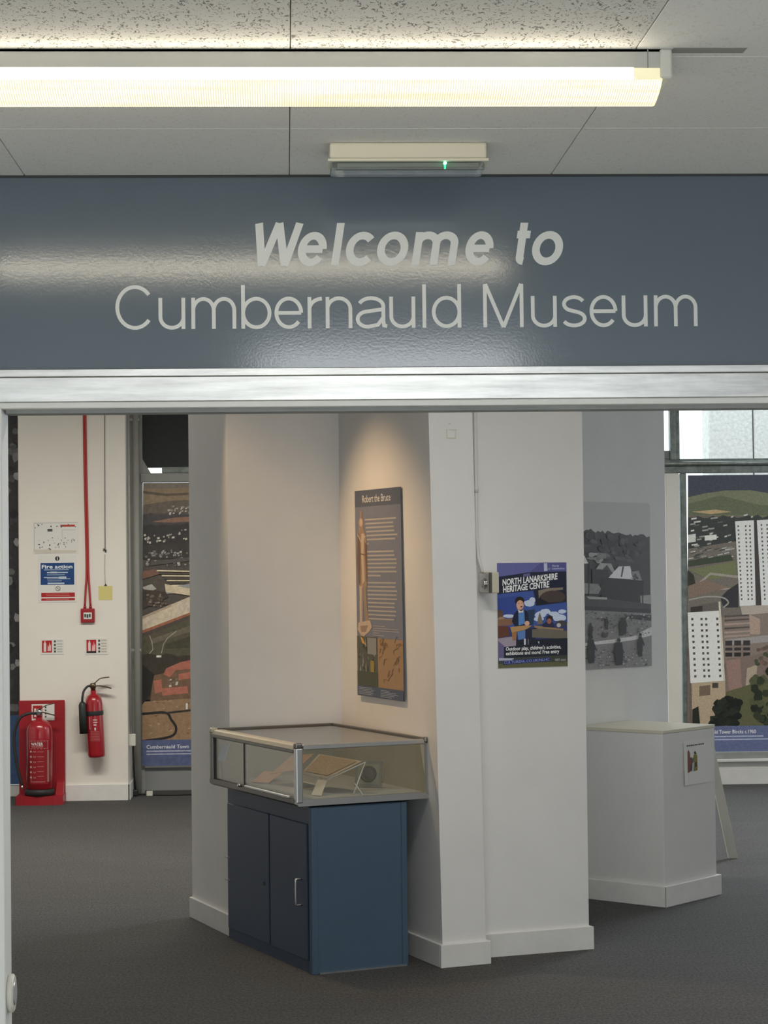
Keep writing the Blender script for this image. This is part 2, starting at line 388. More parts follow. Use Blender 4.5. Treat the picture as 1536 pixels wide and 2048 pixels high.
box('jamb', 1.84, 1.90, -0.012, 0.132, 0, 2.010, frame_white, d1, bev=0.002)
box('head_stop', -0.634, 1.84, 0.03, 0.10, 2.002, 2.010, frame_grey, d1)
ds = empty('door_holder', (-0.638, 4.79, 0.69), 0, 'round white magnetic door holder fixed low on the left jamb', 'door holder')
lathe('housing', [(0.040, 0.0), (0.043, 0.004), (0.043, 0.011), (0.039, 0.014)], (0, 0.02, 0), plastic_white, ds, axis=(1, 0, 0))
lathe('magnet_plate', [(0.026, 0.0), (0.026, 0.0165)], (0, 0.02, 0), mat('steel_plate', (0.6, 0.6, 0.58, 1), 0.4, metal=1), ds, axis=(1, 0, 0))

# --- lettering: monoline strokes, one mesh for each letter
def ribbon(bm, pts, hw, closed=False, shear=0.0, O=(0, 0), yo=0.0):
    P = [Vector(p) for p in pts]; n = len(P); L = []
    for i, p in enumerate(P):
        if closed: a, b = P[i - 1], P[(i + 1) % n]
        else: a, b = P[max(i - 1, 0)], P[min(i + 1, n - 1)]
        t0 = (p - a).normalized() if (p - a).length > 1e-9 else (b - p).normalized()
        t1_ = (b - p).normalized() if (b - p).length > 1e-9 else t0
        n0 = Vector((-t0.y, t0.x)); n1 = Vector((-t1_.y, t1_.x)); m = (n0 + n1)
        m = m.normalized() if m.length > 1e-6 else n0
        k = hw / max(m.dot(n0), 0.30)
        L.append((p + m * k, p - m * k))
    q = [[bm.verts.new((O[0] + c.x + shear * c.y, yo, O[1] + c.y)) for c in pr] for pr in L]
    rng = range(n if closed else n - 1)
    for i in rng:
        j = (i + 1) % n
        bm.faces.new((q[i][0], q[i][1], q[j][1], q[j][0]))
def glyph(ch, w, H, X, hs):
    """centre-line strokes of a letter w wide, cap height H, x-height X, half stroke hs -> [(points, closed)]"""
    r = w - hs; ro = 0.012 * H; mid = w / 2; rx = mid - hs
    if ch == 'C': return [(arc(mid + 0.02 * w, H / 2, rx + 0.01 * w, H / 2 - hs + ro, 38, 322, 30), False)]
    if ch == 'c': return [(arc(mid + 0.03 * w, X / 2, rx + 0.02 * w, X / 2 - hs + ro, 42, 318, 26), False)]
    if ch == 'o': return [(arc(mid, X / 2, rx, X / 2 - hs + ro, 0, 349, 31), True)]
    if ch == 'e':
        return [([(hs, X * .5), (r, X * .5)], False), (arc(mid, X / 2, rx, X / 2 - hs + ro, 0, 322, 30), False)]
    if ch == 'u':
        ry = min(rx * 1.05, X * .5)
        return [([(hs, X)] + arc(mid, ry, rx, ry - hs + ro, 180, 350, 16), False), ([(r, X), (r, 0)], False)]
    if ch == 'n':
        ry = min(rx * 1.05, X * .5)
        return [([(hs, X), (hs, 0)], False), (arc(mid, X - ry, rx, ry - hs + ro, 172, 0, 16) + [(r, 0)], False)]
    if ch == 'r': return [([(hs, X), (hs, 0)], False), (arc(w * 1.02, X - w * .85, w * 1.02 - hs, w * .85 - hs + ro * .5, 176, 92, 10), False)]
    if ch == 'm':
        q = (r - hs) / 2; ax = q / 2; ry = min(ax * 1.25, X * .45)
        out = [([(hs, X), (hs, 0)], False)]
        for c0 in (hs, hs + q): out.append((arc(c0 + ax, X - ry, ax, ry - hs + ro, 172, 0, 14) + [(c0 + q, 0)], False))
        return out
    if ch == 'b': return [([(hs, H), (hs, 0)], False), (arc(mid, X / 2, rx, X / 2 - hs + ro, 0, 349, 31), True)]
    if ch == 'd': return [([(r, H), (r, 0)], False), (arc(mid, X / 2, rx, X / 2 - hs + ro, 0, 349, 31), True)]
    if ch == 'l': return [([(mid, H), (mid, 0)], False)]
    if ch == 'a':
        sx = w * .86
        return [(arc((hs + sx) / 2 + .02 * w, X * .70, (sx - hs) / 2 - .02 * w, X * .30 - hs + ro, 160, 0, 14) + [(sx, X * .2), (sx + .02 * w, hs * 1.3), (w * .97, hs)], False),
                ([(sx, X * .60)] + arc(hs + .30 * w, X * .285, .30 * w, X * .285 - hs + ro, 100, 290, 16) + [(sx * .80, X * .10), (sx, X * .34)], False)]
    if ch == 's':
        uy, ly = X * .735, X * .265; a = X * .265 - hs * .5
        up = arc(mid, uy, rx * .92, X * .265 - hs + ro, 24, 240, 14); lo = arc(mid, ly, rx, X * .265 - hs + ro, 62, -156, 14)
        return [(up + lo, False)]
    if ch == 'M': return [([(hs, 0), (hs, H), ], False), ([(hs * 1.2, H), (mid, 0)], False), ([(mid, 0), (w - hs * 1.2, H)], False), ([(r, H), (r, 0)], False)]
    if ch == 'W': return [([(hs * .9, H), (w * .255, 0)], False), ([(w * .255, 0), (w * .5, H)], False), ([(w * .5, H), (w * .735, 0)], False), ([(w * .735, 0), (w - hs * .9, H)], False)]
    if ch == 't': return [([(w * .40, X * 1.27), (w * .40, X * .24)] + arc(w * .40 + .30 * w, X * .22, .30 * w, X * .22 - hs, 180, 268, 8), False), ([(0, X - hs * .75), (w * .95, X - hs * .75)], False)]
def signline(spec, z, H, X, hs, shear):
    y = 4.7692 - LEAN * (z - 2.098)
    px = lambda p: -0.383 + (p - 230) * 1.331 / 1165
    for ch, a, b in spec:
        x0, x1 = px(a), px(b); bm = bmesh.new()
        for li, (pts, cl) in enumerate(glyph(ch, x1 - x0, H, X, hs)): ribbon(bm, pts, hs, cl, shear, (0, 0), -0.00012 * li)
        me = bpy.data.meshes.new('letter'); bm.to_mesh(me); bm.free(); me.materials.append(letter_white)
        for p in me.polygons:
            if p.normal.y > 0: p.flip()
        o = link('letter', me, hd, (x0, y, z)); o.rotation_euler = (math.atan(LEAN), 0, 0)
signline([('C', 230, 306), ('u', 316, 369), ('m', 381, 470), ('b', 480, 540), ('e', 546, 603), ('r', 612, 641), ('n', 648, 701), ('a', 708, 772), ('u', 775, 827), ('l', 840, 850), ('d', 860, 919),
          ('M', 963, 1044), ('u', 1059, 1111), ('s', 1120, 1171), ('e', 1177, 1233), ('u', 1242, 1294), ('m', 1307, 1395)], 2.189, 0.0995, 0.0715, 0.0043, 0.0)
sh = 0.155
signline([('W', 497, 592), ('e', 589, 646), ('l', 657, 677), ('c', 684, 743), ('o', 747, 809), ('m', 820, 908), ('e', 924, 980), ('t', 1024, 1052), ('o', 1058, 1120)], 2.332, 0.098, 0.0765, 0.0088, sh)

# --- exhibition room shell
struct(box('ceiling', -4.2, 8.3, 4.90, 15.6, 3.08, 3.16, tile_plain), 'exhibition room ceiling above the door head', 'ceiling')
struct(box('wall_gallery_left', -4.2, -4.1, 4.90, 15.6, 0, 3.08, white), 'far left wall of the exhibition room', 'wall')
struct(box('wall_gallery_right', 8.2, 8.3, 4.9, 15.6, 0, 3.08, white), 'right wall of the exhibition room', 'wall')
struct(boxes('wall_gallery_front', [(-4.2, -2.5, 4.78, 4.90, 0, 3.08), (2.8, 8.2, 4.78, 4.90, 0, 3.08), (-2.5, 2.8, 4.80, 4.90, 2.62, 3.08)], white), 'front wall of the exhibition room around the entrance partition', 'wall')
# back wall: solid behind the exhibits, window bays at both sides
struct(boxes('wall_back', [(-4.2, -2.9, 15.45, 15.6, 0, 3.08), (-0.35, 2.45, 15.45, 15.6, 0, 3.08), (4.6, 4.75, 15.45, 15.6, 0, 3.08), (7.65, 8.2, 15.45, 15.6, 0, 3.08), (4.75, 7.65, 15.45, 15.6, 0, 0.75), (4.75, 7.65, 15.45, 15.6, 2.75, 3.08), (-1.90, -1.06, 15.45, 15.6, 0, 3.08)], white), 'white back wall between the window bays', 'wall')
co = struct(box('wall_column', -1.898, -1.137, 15.0, 15.45, 0, 3.08, cream, bev=0.004), 'cream painted column between the two banners at the back', 'column')
struct(boxes('baseboard_column', [(-1.898, -1.125, 14.985, 15.0, 0, 0.115), (-1.137, -1.122, 14.985, 15.45, 0, 0.115)], skirt, bev=0.002), 'white skirting around the foot of the cream column', 'skirting')
struct(boxes('baseboard_back', [(-2.9, -1.90, 15.36, 15.45, 0, 0.085)], skirt, bev=0.002), 'white skirting under the far left banner', 'skirting')

# exhibit walls, turned 20.3 degrees to the entrance
EO, ER = (0.03, 8.47, 0), R(20.3)
struct(box('wall_recess', 0.063, 0.85, 1.011, 1.58, 0, 3.08, white, loc=EO, rz=ER), 'white display wall behind the glass case', 'wall')
struct(prism('wall_pier', [(0.603, -0.078), (0.800, -0.078), (0.800, 1.02), (0.603, 1.02)], 0, 3.08, white, topshift=[(-0.050, 0), (-0.048, 0), (-0.01, 0), (0, 0)], loc=EO, rz=ER), 'white projecting pier carrying the tall text panel', 'wall')
struct(prism('wall_pier_side', [(0.785, 0.056), (1.338, 0.030), (1.338, 1.02), (0.785, 1.02)], 0, 3.08, white, loc=EO, rz=ER), 'white pier face carrying the blue poster', 'wall')
bh = 0.095
struct(boxes('baseboard_pier', [(0.588, 0.815, -0.093, -0.078, 0, bh), (0.588, 0.603, -0.078, 1.011, 0, bh), (0.800, 0.815, -0.078, 0.04, 0, bh)], skirt, bev=0.002, loc=EO, rz=ER), 'white skirting around the projecting pier', 'skirting')
struct(prism('baseboard_pier_side', [(0.816, 0.040), (1.353, 0.014), (1.353, 1.02), (1.338, 1.02), (1.338, 0.030), (0.816, 0.056)], 0, bh, skirt, loc=EO, rz=ER), 'white skirting under the blue poster', 'skirting')
struct(boxes('baseboard_recess', [(0.048, 0.063, 0.996, 1.58, 0, bh), (0.063, 0.588, 0.996, 1.011, 0, bh)], skirt, bev=0.002, loc=EO, rz=ER), 'white skirting at the end of the display wall', 'skirting')
# wall with the black-and-white mural, turned 47 degrees
FO, FR = (1.7414, 10.6971, 0), R(47)
struct(box('wall_mural', -1.15, 0.372, 0.0, 0.12, 0, 3.08, white, loc=FO, rz=FR, bev=0.003), 'white wall behind the plinth carrying the old village photograph', 'wall')

# exterior seen through the upper right window
ex = struct(empty('wall_exterior', (0, 0, 0)), 'pale exposed concrete panels of the building outside the right window', 'exterior wall')
box('concrete_panel', 3.66, 4.044, 18.0, 18.3, 0, 7, concrete, ex, bev=0.01)
box('concrete_panel', 4.056, 6.5, 18.0, 18.3, 0, 7, concrete, ex, bev=0.01)
box('concrete_joint', 3.9, 4.2, 18.05, 18.2, 0, 7, mat('joint_grey', rgb(120, 124, 120), 0.9), ex)
struct(box('ground_exterior', -12, 14, 15.6, 32, -0.1, -0.02, mat('paving', rgb(150, 150, 146), 0.9)), 'pale paving outside the windows', 'ground')

# ================================================================== WINDOWS AT THE BACK
w1 = struct(empty('window_1', (0, 15.4, 0)), 'window bay left of the exhibits with a dark blind above a transom', 'window')
box('transom', -1.06, -0.35, -0.02, 0.06, 2.268, 2.335, frame_grey, w1, bev=0.004)
box('frame_post', -1.088, -1.046, 0.0, 0.06, 0, 3.05, frame_grey, w1, bev=0.004)
box('sill_rail', -1.046, -0.35, 0.0, 0.05, 0.188, 0.204, mat('white_rail', rgb(214, 216, 214), 0.4), w1)
box('lower_panel', -1.046, -0.35, 0.012, 0.05, 0.02, 0.188, mat('grey_panel', rgb(140, 142, 142), 0.5, noise=(3, 0.95, 1.03)), w1)
box('bottom_rail', -1.046, -0.35, 0.0, 0.05, 0, 0.022, mat('dark_rail', rgb(70, 70, 68), 0.6), w1)
box('blind', -1.046, -0.35, 0.018, 0.03, 2.375, 3.08, dark_blind, w1)
extrude_poly('blind_bracket', [(-1.046, 0.012, 2.335), (-0.985, 0.012, 2.335), (-1.046, 0.012, 2.44)], (0, 0.012, 0), frame_grey, w1)
box('pane', -1.046, -0.35, 0.04, 0.046, 2.335, 3.06, window_glass, w1)
box('lower_pane', -1.046, -0.35, 0.055, 0.059, 0.2, 2.27, window_glass, w1)
box('blind_rail', -0.905, -0.35, 0.006, 0.03, 2.336, 2.380, frame_green, w1, bev=0.003)

w2 = struct(empty('window_2', (0, 15.45, 0)), 'window bay at the right with bright upper panes and worn green frame', 'window')
box('side_post', 2.80, 2.903, -0.06, 0.05, 0, 2.300, cream, w2, bev=0.006)
box('mullion', 2.921, 2.965, -0.02, 0.05, 0.12, 2.300, frame_green, w2, bev=0.004)
box('upper_mullion', 2.848, 2.888, -0.03, 0.05, 2.40, 3.08, frame_green, w2, bev=0.005)
box('upper_mullion', 2.886, 2.922, -0.01, 0.05, 2.40, 3.08, frame_green, w2, bev=0.005)
box('transom', 2.45, 4.6, -0.03, 0.05, 2.302, 2.352, frame_green, w2, bev=0.004)
tube('transom_rail', [(2.45, -0.03, 2.372), (4.6, -0.03, 2.372)], 0.017, mat('worn_silver_rail', rgb(165, 172, 168), 0.35, metal=0.6, noise=(20, 0.6, 1.1)), w2)
box('upper_sash', 2.45, 4.6, -0.005, 0.05, 2.352, 2.408, frame_green, w2, bev=0.004)
box('pane', 2.922, 4.6, 0.02, 0.026, 2.408, 3.08, window_glass, w2)
box('pane', 2.45, 2.848, 0.02, 0.026, 2.46, 3.08, window_glass, w2)
box('slim_sash', 2.45, 2.848, 0.0, 0.05, 2.408, 2.47, frame_green, w2, bev=0.003)
box('lower_pane', 2.903, 4.6, 0.03, 0.036, 0.2, 2.30, window_glass, w2)
box('sill', 2.80, 4.6, -0.10, 0.05, 0.168, 0.190, frame_white, w2, bev=0.004)
box('sill_step', 2.80, 4.6, -0.06, 0.05, 0.19, 0.236, frame_grey, w2, bev=0.003)
box('apron', 2.80, 4.6, -0.055, 0.05, 0.115, 0.168, frame_white, w2, bev=0.003)
box('skirting_board', 2.80, 4.6, -0.075, 0.05, 0.0, 0.115, skirt, w2, bev=0.003)
w3 = struct(empty('window_3', (0, 15.42, 0)), 'window bay at the far left edge behind the rock banner', 'window')
box('frame_post', -1.925, -1.899, -0.02, 0.05, 0.085, 3.05, frame_grey, w3, bev=0.004)
box('pane', -2.9, -1.925, 0.03, 0.036, 0.085, 3.06, window_glass, w3)

# ================================================================== CEILING LIGHTS
def batten():
    t = empty('ceiling_light', (0.0, 3.683, 2.54), 0, 'long fluorescent batten light with ribbed prismatic diffuser on the ceiling', 'ceiling light')
    x0, x1 = -0.805, 0.660; hw = 0.083
    boxes('housing', [(x0, x1, -hw, hw, -0.006, 0), (x0, x1, -hw, -hw + 0.004, -0.033, 0), (x0, x1, hw - 0.004, hw, -0.033, 0)], housing_m, t, bev=0.001)
    box('end_cap', x1 - 0.004, x1 + 0.017, -hw - 0.004, hw + 0.004, -0.052, 0, plastic_white, t, bev=0.003)
    box('end_cap', x0 - 0.017, x0 + 0.004, -hw - 0.004, hw + 0.004, -0.052, 0, plastic_white, t, bev=0.003)
    box('seam', x1 - 0.026, x1 - 0.024, -hw - 0.0012, hw + 0.0012, -0.033, 0, mat('seam_grey', rgb(150, 150, 144), 0.6), t)
    # prismatic diffuser: clear bright sides and a ribbed, bowed bottom
    m = bpy.data.materials.new('lit_side_lens'); m.use_nodes = True; b = m.node_tree.nodes['Principled BSDF']
    b.inputs['Base Color'].default_value = (1, 1, 1, 1); b.inputs['Emission Color'].default_value = (1, 0.89, 0.70, 1); b.inputs['Emission Strength'].default_value = 17
    for s in (-1, 1): box('side_lens', x0, x1 - 0.05, *sorted((s * hw, s * (hw - 0.003))), -0.0535, -0.0335, m, t)
    for s in (-1, 1): box('lens_end', x1 - 0.05, x1, *sorted((s * hw, s * (hw - 0.003))), -0.0535, -0.0335, MATS['dim_lens'], t)
    prof = [(-hw, -0.0535), (-0.070, -0.062), (-0.050, -0.070), (-0.025, -0.077), (0, -0.081), (0.025, -0.077), (0.050, -0.070), (0.070, -0.062), (hw, -0.0535)]
    bm = bmesh.new(); inner = [(a * 0.97, z + 0.003) for a, z in prof[::-1]]
    extrude_poly('diffuser', [(x0, a, z) for a, z in prof + inner], (x1 - x0, 0, 0), MATS['ribbed_lens'], t); bm.free()
    extrude_poly('lens_end_plate', [(x1 - 0.002, a, z) for a, z in prof] + [(x1 - 0.002, hw, -0.034), (x1 - 0.002, -hw, -0.034)], (0.002, 0, 0), MATS['dim_lens'], t)
    tube('lamp_tube', [(x0 + 0.03, 0, -0.030), (x1 - 0.05, 0, -0.030)], 0.013, m, t, seg=12)
    tube('lamp_cap', [(x1 - 0.05, 0, -0.030), (x1 - 0.02, 0, -0.030)], 0.0135, chrome, t, seg=12)
    return t
def ribbed():
    m = bpy.data.materials.new('ribbed_lens'); m.use_nodes = True; nt = m.node_tree; b = nt.nodes['Principled BSDF']
    b.inputs['Base Color'].default_value = (0.8, 0.8, 0.75, 1); b.inputs['Roughness'].default_value = 0.3
    tc = nt.nodes.new('ShaderNodeTexCoord')
    w = nt.nodes.new('ShaderNodeTexWave'); w.wave_type = 'BANDS'; w.bands_direction = 'X'; w.inputs['Scale'].default_value = 74; w.inputs['Distortion'].default_value = 0.0
    nt.links.new(tc.outputs['Object'], w.inputs['Vector'])
    n = nt.nodes.new('ShaderNodeTexNoise'); n.inputs['Scale'].default_value = 9; mp = nt.nodes.new('ShaderNodeMapping'); mp.inputs['Scale'].default_value = (0.5, 6, 14)
    nt.links.new(tc.outputs['Object'], mp.inputs[0]); nt.links.new(mp.outputs[0], n.inputs['Vector'])
    # glow of the tube through the prisms: whiter at the sides, yellower in the trough of the lens
    r = nt.nodes.new('ShaderNodeValToRGB'); r.color_ramp.elements[0].position = 0.35; r.color_ramp.elements[1].position = 0.65
    r.color_ramp.elements[0].color = (1.0, 0.82, 0.40, 1); r.color_ramp.elements[1].color = (1.0, 0.93, 0.76, 1)
    nt.links.new(n.outputs['Fac'], r.inputs[0]); nt.links.new(r.outputs[0], b.inputs['Emission Color'])
    mr = nt.nodes.new('ShaderNodeMapRange'); mr.inputs[3].default_value = 0.50; mr.inputs[4].default_value = 1.45
    nt.links.new(w.outputs['Fac'], mr.inputs[0]); nt.links.new(mr.outputs[0], b.inputs['Emission Strength'])
    bp = nt.nodes.new('ShaderNodeBump'); bp.inputs['Strength'].default_value = 0.6; bp.inputs['Distance'].default_value = 0.002
    nt.links.new(w.outputs['Fac'], bp.inputs['Height']); nt.links.new(bp.outputs[0], b.inputs['Normal'])
    MATS['ribbed_lens'] = m
    d = m.copy(); d.name = 'dim_lens'; MATS['dim_lens'] = emis('dim_lens', rgb(236, 228, 190), 0.55)
ribbed(); batten()

em = empty('emergency_light', (0.265, 4.46, 2.54), 0, 'small white emergency bulkhead light with green LED and its indicator above the sign', 'emergency light')
box('housing', -0.166, 0.166, -0.056, 0.056, -0.034, 0, mat('cream_plastic', rgb(214, 210, 192), 0.4), em, bev=0.004, seg=2)
boxes('rim', [(-0.170, 0.170, -0.060, 0.060, -0.040, -0.034)], mat('cream_plastic', None or rgb(214, 210, 192), 0.4), em, bev=0.001)
box('lens', -0.164, 0.162, -0.054, 0.030, -0.058, -0.040, lens_m, em, bev=0.005, seg=2)
box('gear_tray', -0.150, 0.150, -0.045, 0.022, -0.050, -0.041, mat('gear_grey', rgb(150, 156, 152), 0.5, noise=(18, 0.7, 1.1, (0.4, 1, 3))), em)
box('streak', 0.0755, 0.0795, -0.0545, -0.052, -0.056, -0.036, emis('green_streak', (0.03, 0.75, 0.22, 1), 1.6), em)  # glowing strip painted as the LED's streak on the lens
lathe('led', [(0.0035, 0), (0.0035, 0.004)], (0.0775, -0.054, -0.044), emis('green_led_core', (0.2, 1.0, 0.55, 1), 6.0), em, seg=10, axis=(0, -1, 0))

# ================================================================== COLUMN: FIRE EQUIPMENT
CY = 15.0   # front of the column
def sheet(name, x0, x1, z0, z1, y, label, cat, base=board_white, th=0.002, grp=None):
    t = empty(name, (x0, y, z0), 0, label, cat, grp)
    box('panel', 0, x1 - x0, -th, -0.0003, 0, z1 - z0, base, t, bev=0.0004)
    return t
def px_print(t, pxr, w, h, gain=1.0, y=-0.002, shear=0.0):
    """picture units pxr=(x0,y0,x1,y1) spread over a w x h panel in the parent's frame (facing -y)"""
    x0, y0, x1, y1 = pxr
    return Print((0, y, 0), (1, 0, 0), (0, 0, 1), (0, -1, 0), lambda x, yy: ((x - x0 - shear * (yy - y0)) / (x1 - x0) * w, (y1 - yy) / (y1 - y0) * h), gain)
# zone plan
t = sheet('zone_plan', -1.795, -1.475, 1.751, 1.982, CY, 'creased white paper plan with small marks above the fire action sign', 'notice')
p = px_print(t, (66, 1043, 157, 1107), 0.32, 0.231)
p.rect(68, 1046, 155, 1046.6, (150, 148, 140)); p.rect(68, 1046, 68.6, 1102, (160, 158, 150)); p.rect(121, 1050, 150, 1054, (196, 60, 50))
p.rect(95, 1058, 105, 1063, (80, 80, 78))
for k in range(46):
    x, y = rnd.uniform(69, 152), rnd.choice([rnd.uniform(1047, 1056), rnd.uniform(1072, 1100), rnd.uniform(1078, 1098)]); s = rnd.uniform(0.8, 2.6)
    p.rect(x, y, x + s, y + rnd.uniform(0.8, 3.2), rnd.choice([(70, 70, 68), (120, 118, 110), (40, 42, 40)]))
p.rect(124, 1060, 151, 1060.5, (170, 168, 160)); p.rect(124, 1060, 124.5, 1075, (170, 168, 160)); p.poly([(68, 1098), (154, 1101), (150, 1105), (70, 1106)], (208, 204, 190))
p.build('print', t)
# fire action notice
t = sheet('fire_action_sign', -1.761, -1.489, 1.407, 1.744, CY, 'white blue and red fire action notice on the cream column', 'sign', th=0.003)
p = px_print(t, (76, 1110, 154, 1204), 0.272, 0.337, y=-0.003)
p.ell(115, 1117.5, 4.5, 4.6, (40, 48, 50)); p.rect(114.2, 1114, 115.8, 1121, (220, 220, 214))
p.rect(81, 1126, 149, 1169.5, (30, 70, 128)); p.text('Fire action', 83.5, 1137, 7.5, (236, 240, 242), 62, bold=0.022)
for k, (a, b, y, h) in enumerate([(88, 138, 1139, 1.4), (94, 136, 1144, 2.2), (101, 114, 1143.2, 3.5), (94, 130, 1149, 1.2), (88, 128, 1154, 1.8), (118, 133, 1153, 4), (94, 141, 1157, 1.2), (95, 124, 1161, 1.1), (95, 129, 1165, 3)]):
    p.rect(a, y, b, y + h, (188, 202, 216))
p.ell(116, 1177, 5, 5, (70, 66, 66)); p.ell(116, 1177, 4.1, 4.1, (214, 212, 206)); p.line([(113, 1174), (119, 1180)], 0.9, (70, 66, 66))
p.rect(82, 1185, 150, 1193.5, (176, 40, 44)); p.rect(82, 1196, 150, 1200.5, (176, 40, 44))
p.rect(92, 1187, 138, 1188, (210, 130, 128)); p.rect(92, 1190, 140, 1191, (210, 130, 128)); p.rect(92, 1197.5, 138, 1198.7, (210, 130, 128))
p.build('print', t)
# extinguisher id signs
def idsign(x0, x1, z0, z1, label, dark):
    t = sheet('extinguisher_sign', x0, x1, z0, z1, CY, label, 'sign', th=0.003, grp='extinguisher signs on the column')
    p = px_print(t, (0, 0, 47, 31), x1 - x0, z1 - z0, y=-0.003)
    p.rect(3, 3, 23, 27, (182, 40, 46)); p.rect(6.5, 8, 11.5, 25, (228, 220, 216)); p.rect(8, 4.5, 10, 8, (228, 220, 216))
    p.poly([(14, 24), (15, 12), (17, 16), (18, 6), (20, 14), (21.5, 10), (21, 24)], (224, 190, 188))
    if dark: p.rect(3, 24, 23, 28, (60, 54, 52))
    for y in (3, 10, 17, 23): p.rect(27, y, 31, y + 4, (78, 84, 82))
    for y in (3, 9, 14, 19, 24): p.rect(33, y, 44, y + 2.4, (196, 186, 170) if dark else (190, 190, 184))
    p.build('print', t)
idsign(-1.748, -1.583, 1.037, 1.148, 'small red and white extinguisher sign above the red stand', False)
idsign(-1.434, -1.272, 1.032, 1.150, 'small red and white extinguisher sign above the wall-hung extinguisher', True)
# red cables and call point
t = empty('fire_call_point', (-1.412, CY, 1.311), 0, 'red break-glass fire call point on the cream column', 'call point')
box('back_box', -0.049, 0.049, -0.030, 0, -0.050, 0.050, red_dull, t, bev=0.005, seg=2)
box('glass_element', -0.028, 0.030, -0.034, -0.029, -0.026, 0.022, board_white, t, bev=0.002)
p = Print((0, -0.0345, 0), (1, 0, 0), (0, 0, 1), (0, -1, 0), lambda x, y: (x, y))
for a, b, c, d in ((-0.022, -0.012, -0.010, 0.012), (-0.006, -0.016, 0.006, 0.010), (0.010, -0.012, 0.022, 0.012)): p.rect(a, b, c, d, (60, 70, 66))
p.build('print', t)
for s in (-1, 1): lathe('cable_gland', [(0.010, 0), (0.010, 0.014), (0.007, 0.020)], (s * 0.020, -0.016, 0.050), red_dull, t, seg=12)
t = empty('red_cable', (-1.412, CY - 0.016, 1.381), 0, 'pair of red fire alarm cables running down to the call point', 'cable')
for s in (-1, 1):
    tube('cable', smoothpath([(s * 0.020, 0, 0), (s * 0.013, 0.0, 0.12), (s * 0.006, 0.006, 0.25), (s * 0.006 - 0.004, 0.008, 0.6), (s * 0.006 - 0.010, 0.008, 1.0), (s * 0.006 - 0.014, 0.008, 1.685)]), 0.0075, red_cable_m, t, seg=8)
# pull cord, yellow note
t = empty('pull_cord', (-1.288, CY - 0.006, 1.54), 0, 'thin dark cord hanging down the cream column to a yellow note', 'cord')
tube('cord', [(0.008, 0, 1.52), (0.004, 0, 0.9), (0.001, 0, 0.245)], 0.0028, mat('dark_cord', rgb(96, 94, 88), 0.7), t, seg=6)
boxes('clip', [(-0.012, 0.002, -0.004, 0.004, 0.228, 0.245), (0.001, 0.010, -0.005, 0.005, 0.218, 0.238)], mat('dark_metal', rgb(64, 62, 58), 0.5), t)
tube('thread', [(0.0, 0, 0.205), (-0.002, 0.001, 0.10), (0.0, 0.002, -0.010)], 0.0016, mat('grey_thread', rgb(140, 138, 128), 0.7), t, seg=6)
t = sheet('yellow_note', -1.336, -1.238, 1.419, 1.519, CY, 'square pale yellow sticky note below the hanging cord', 'note', base=mat('yellow_paper', rgb(216, 206, 132), 0.7))
extrude_poly('note_clip', [(0.038, -0.004, 0.100), (0.062, -0.004, 0.100), (0.052, -0.004, 0.117)], (0, 0.003, 0), mat('dark_metal', None), t)
for k, (a, b, c, d) in enumerate(((0.02, 0.03, 0.022, 0.06), (0.03, 0.07, 0.07, 0.072))): pass

# CO2 extinguisher, hanging and leaning a little
ax = Vector((-0.045, 0, 1)).normalized()
t = empty('fire_extinguisher', (-1.350, 14.915, 0.315), 0, 'slim red carbon dioxide extinguisher with black horn hung on the column', 'extinguisher')
at = lambda h, x=0, y=0: tuple(ax * h + Vector((x, y, 0)))
lathe('cylinder', [(0.050, 0), (0.059, 0.006), (0.0615, 0.02), (0.0615, 0.375), (0.057, 0.405), (0.045, 0.430), (0.028, 0.444), (0.020, 0.448), (0.020, 0.470)], (0, 0, 0), red, t, axis=ax)
lathe('valve', [(0.017, 0.470), (0.017, 0.485), (0.022, 0.487), (0.022, 0.515), (0.014, 0.522)], (0, 0, 0), brass, t, axis=ax, seg=14)
def strip(name, pts, w, th, m, parent):
    P = [Vector(q) for q in pts]; bm = bmesh.new(); rings = []
    for i, q in enumerate(P):
        d = (P[min(i + 1, len(P) - 1)] - P[max(i - 1, 0)]).normalized(); n = Vector((-d.z, 0, d.x))
        rings.append([bm.verts.new(q + Vector((0, sy * w / 2, 0)) + n * sn * th / 2) for sy, sn in ((-1, -1), (1, -1), (1, 1), (-1, 1))])
    for a, b in zip(rings, rings[1:]):
        for k in range(4): bm.faces.new((a[k], a[(k + 1) % 4], b[(k + 1) % 4], b[k]))
    bm.faces.new(rings[0][::-1]); bm.faces.new(rings[-1])
    return frombm(name, bm, m, parent)
lever = mat('dark_bronze_lever', rgb(92, 76, 64), 0.4, metal=0.6)
strip('squeeze_lever', smoothpath([at(0.512, -0.005), at(0.525, 0.018), at(0.552, 0.052), at(0.560, 0.095), at(0.562, 0.118)], 3), 0.022, 0.007, lever, t)
strip('carry_handle', smoothpath([at(0.496, 0.0), at(0.502, 0.040), at(0.494, 0.090), at(0.482, 0.128)], 3), 0.022, 0.008, lever, t)
tube('hose', smoothpath([at(0.500, -0.012, -0.01), at(0.500, -0.035, -0.02), at(0.470, -0.062, -0.03), at(0.430, -0.073, -0.04), at(0.395, -0.077, -0.04)], 5), 0.008, black, t)
lathe('horn', [(0.012, 0.395), (0.020, 0.385), (0.027, 0.37), (0.028, 0.30), (0.030, 0.17), (0.027, 0.17)][::-1], (-0.077, -0.04, 0), horn_black, t, axis=ax, seg=16)
lathe('strap', [(0.0625, 0.295), (0.0632, 0.297), (0.0632, 0.325), (0.0625, 0.327)], (0, 0, 0), black, t, axis=ax)
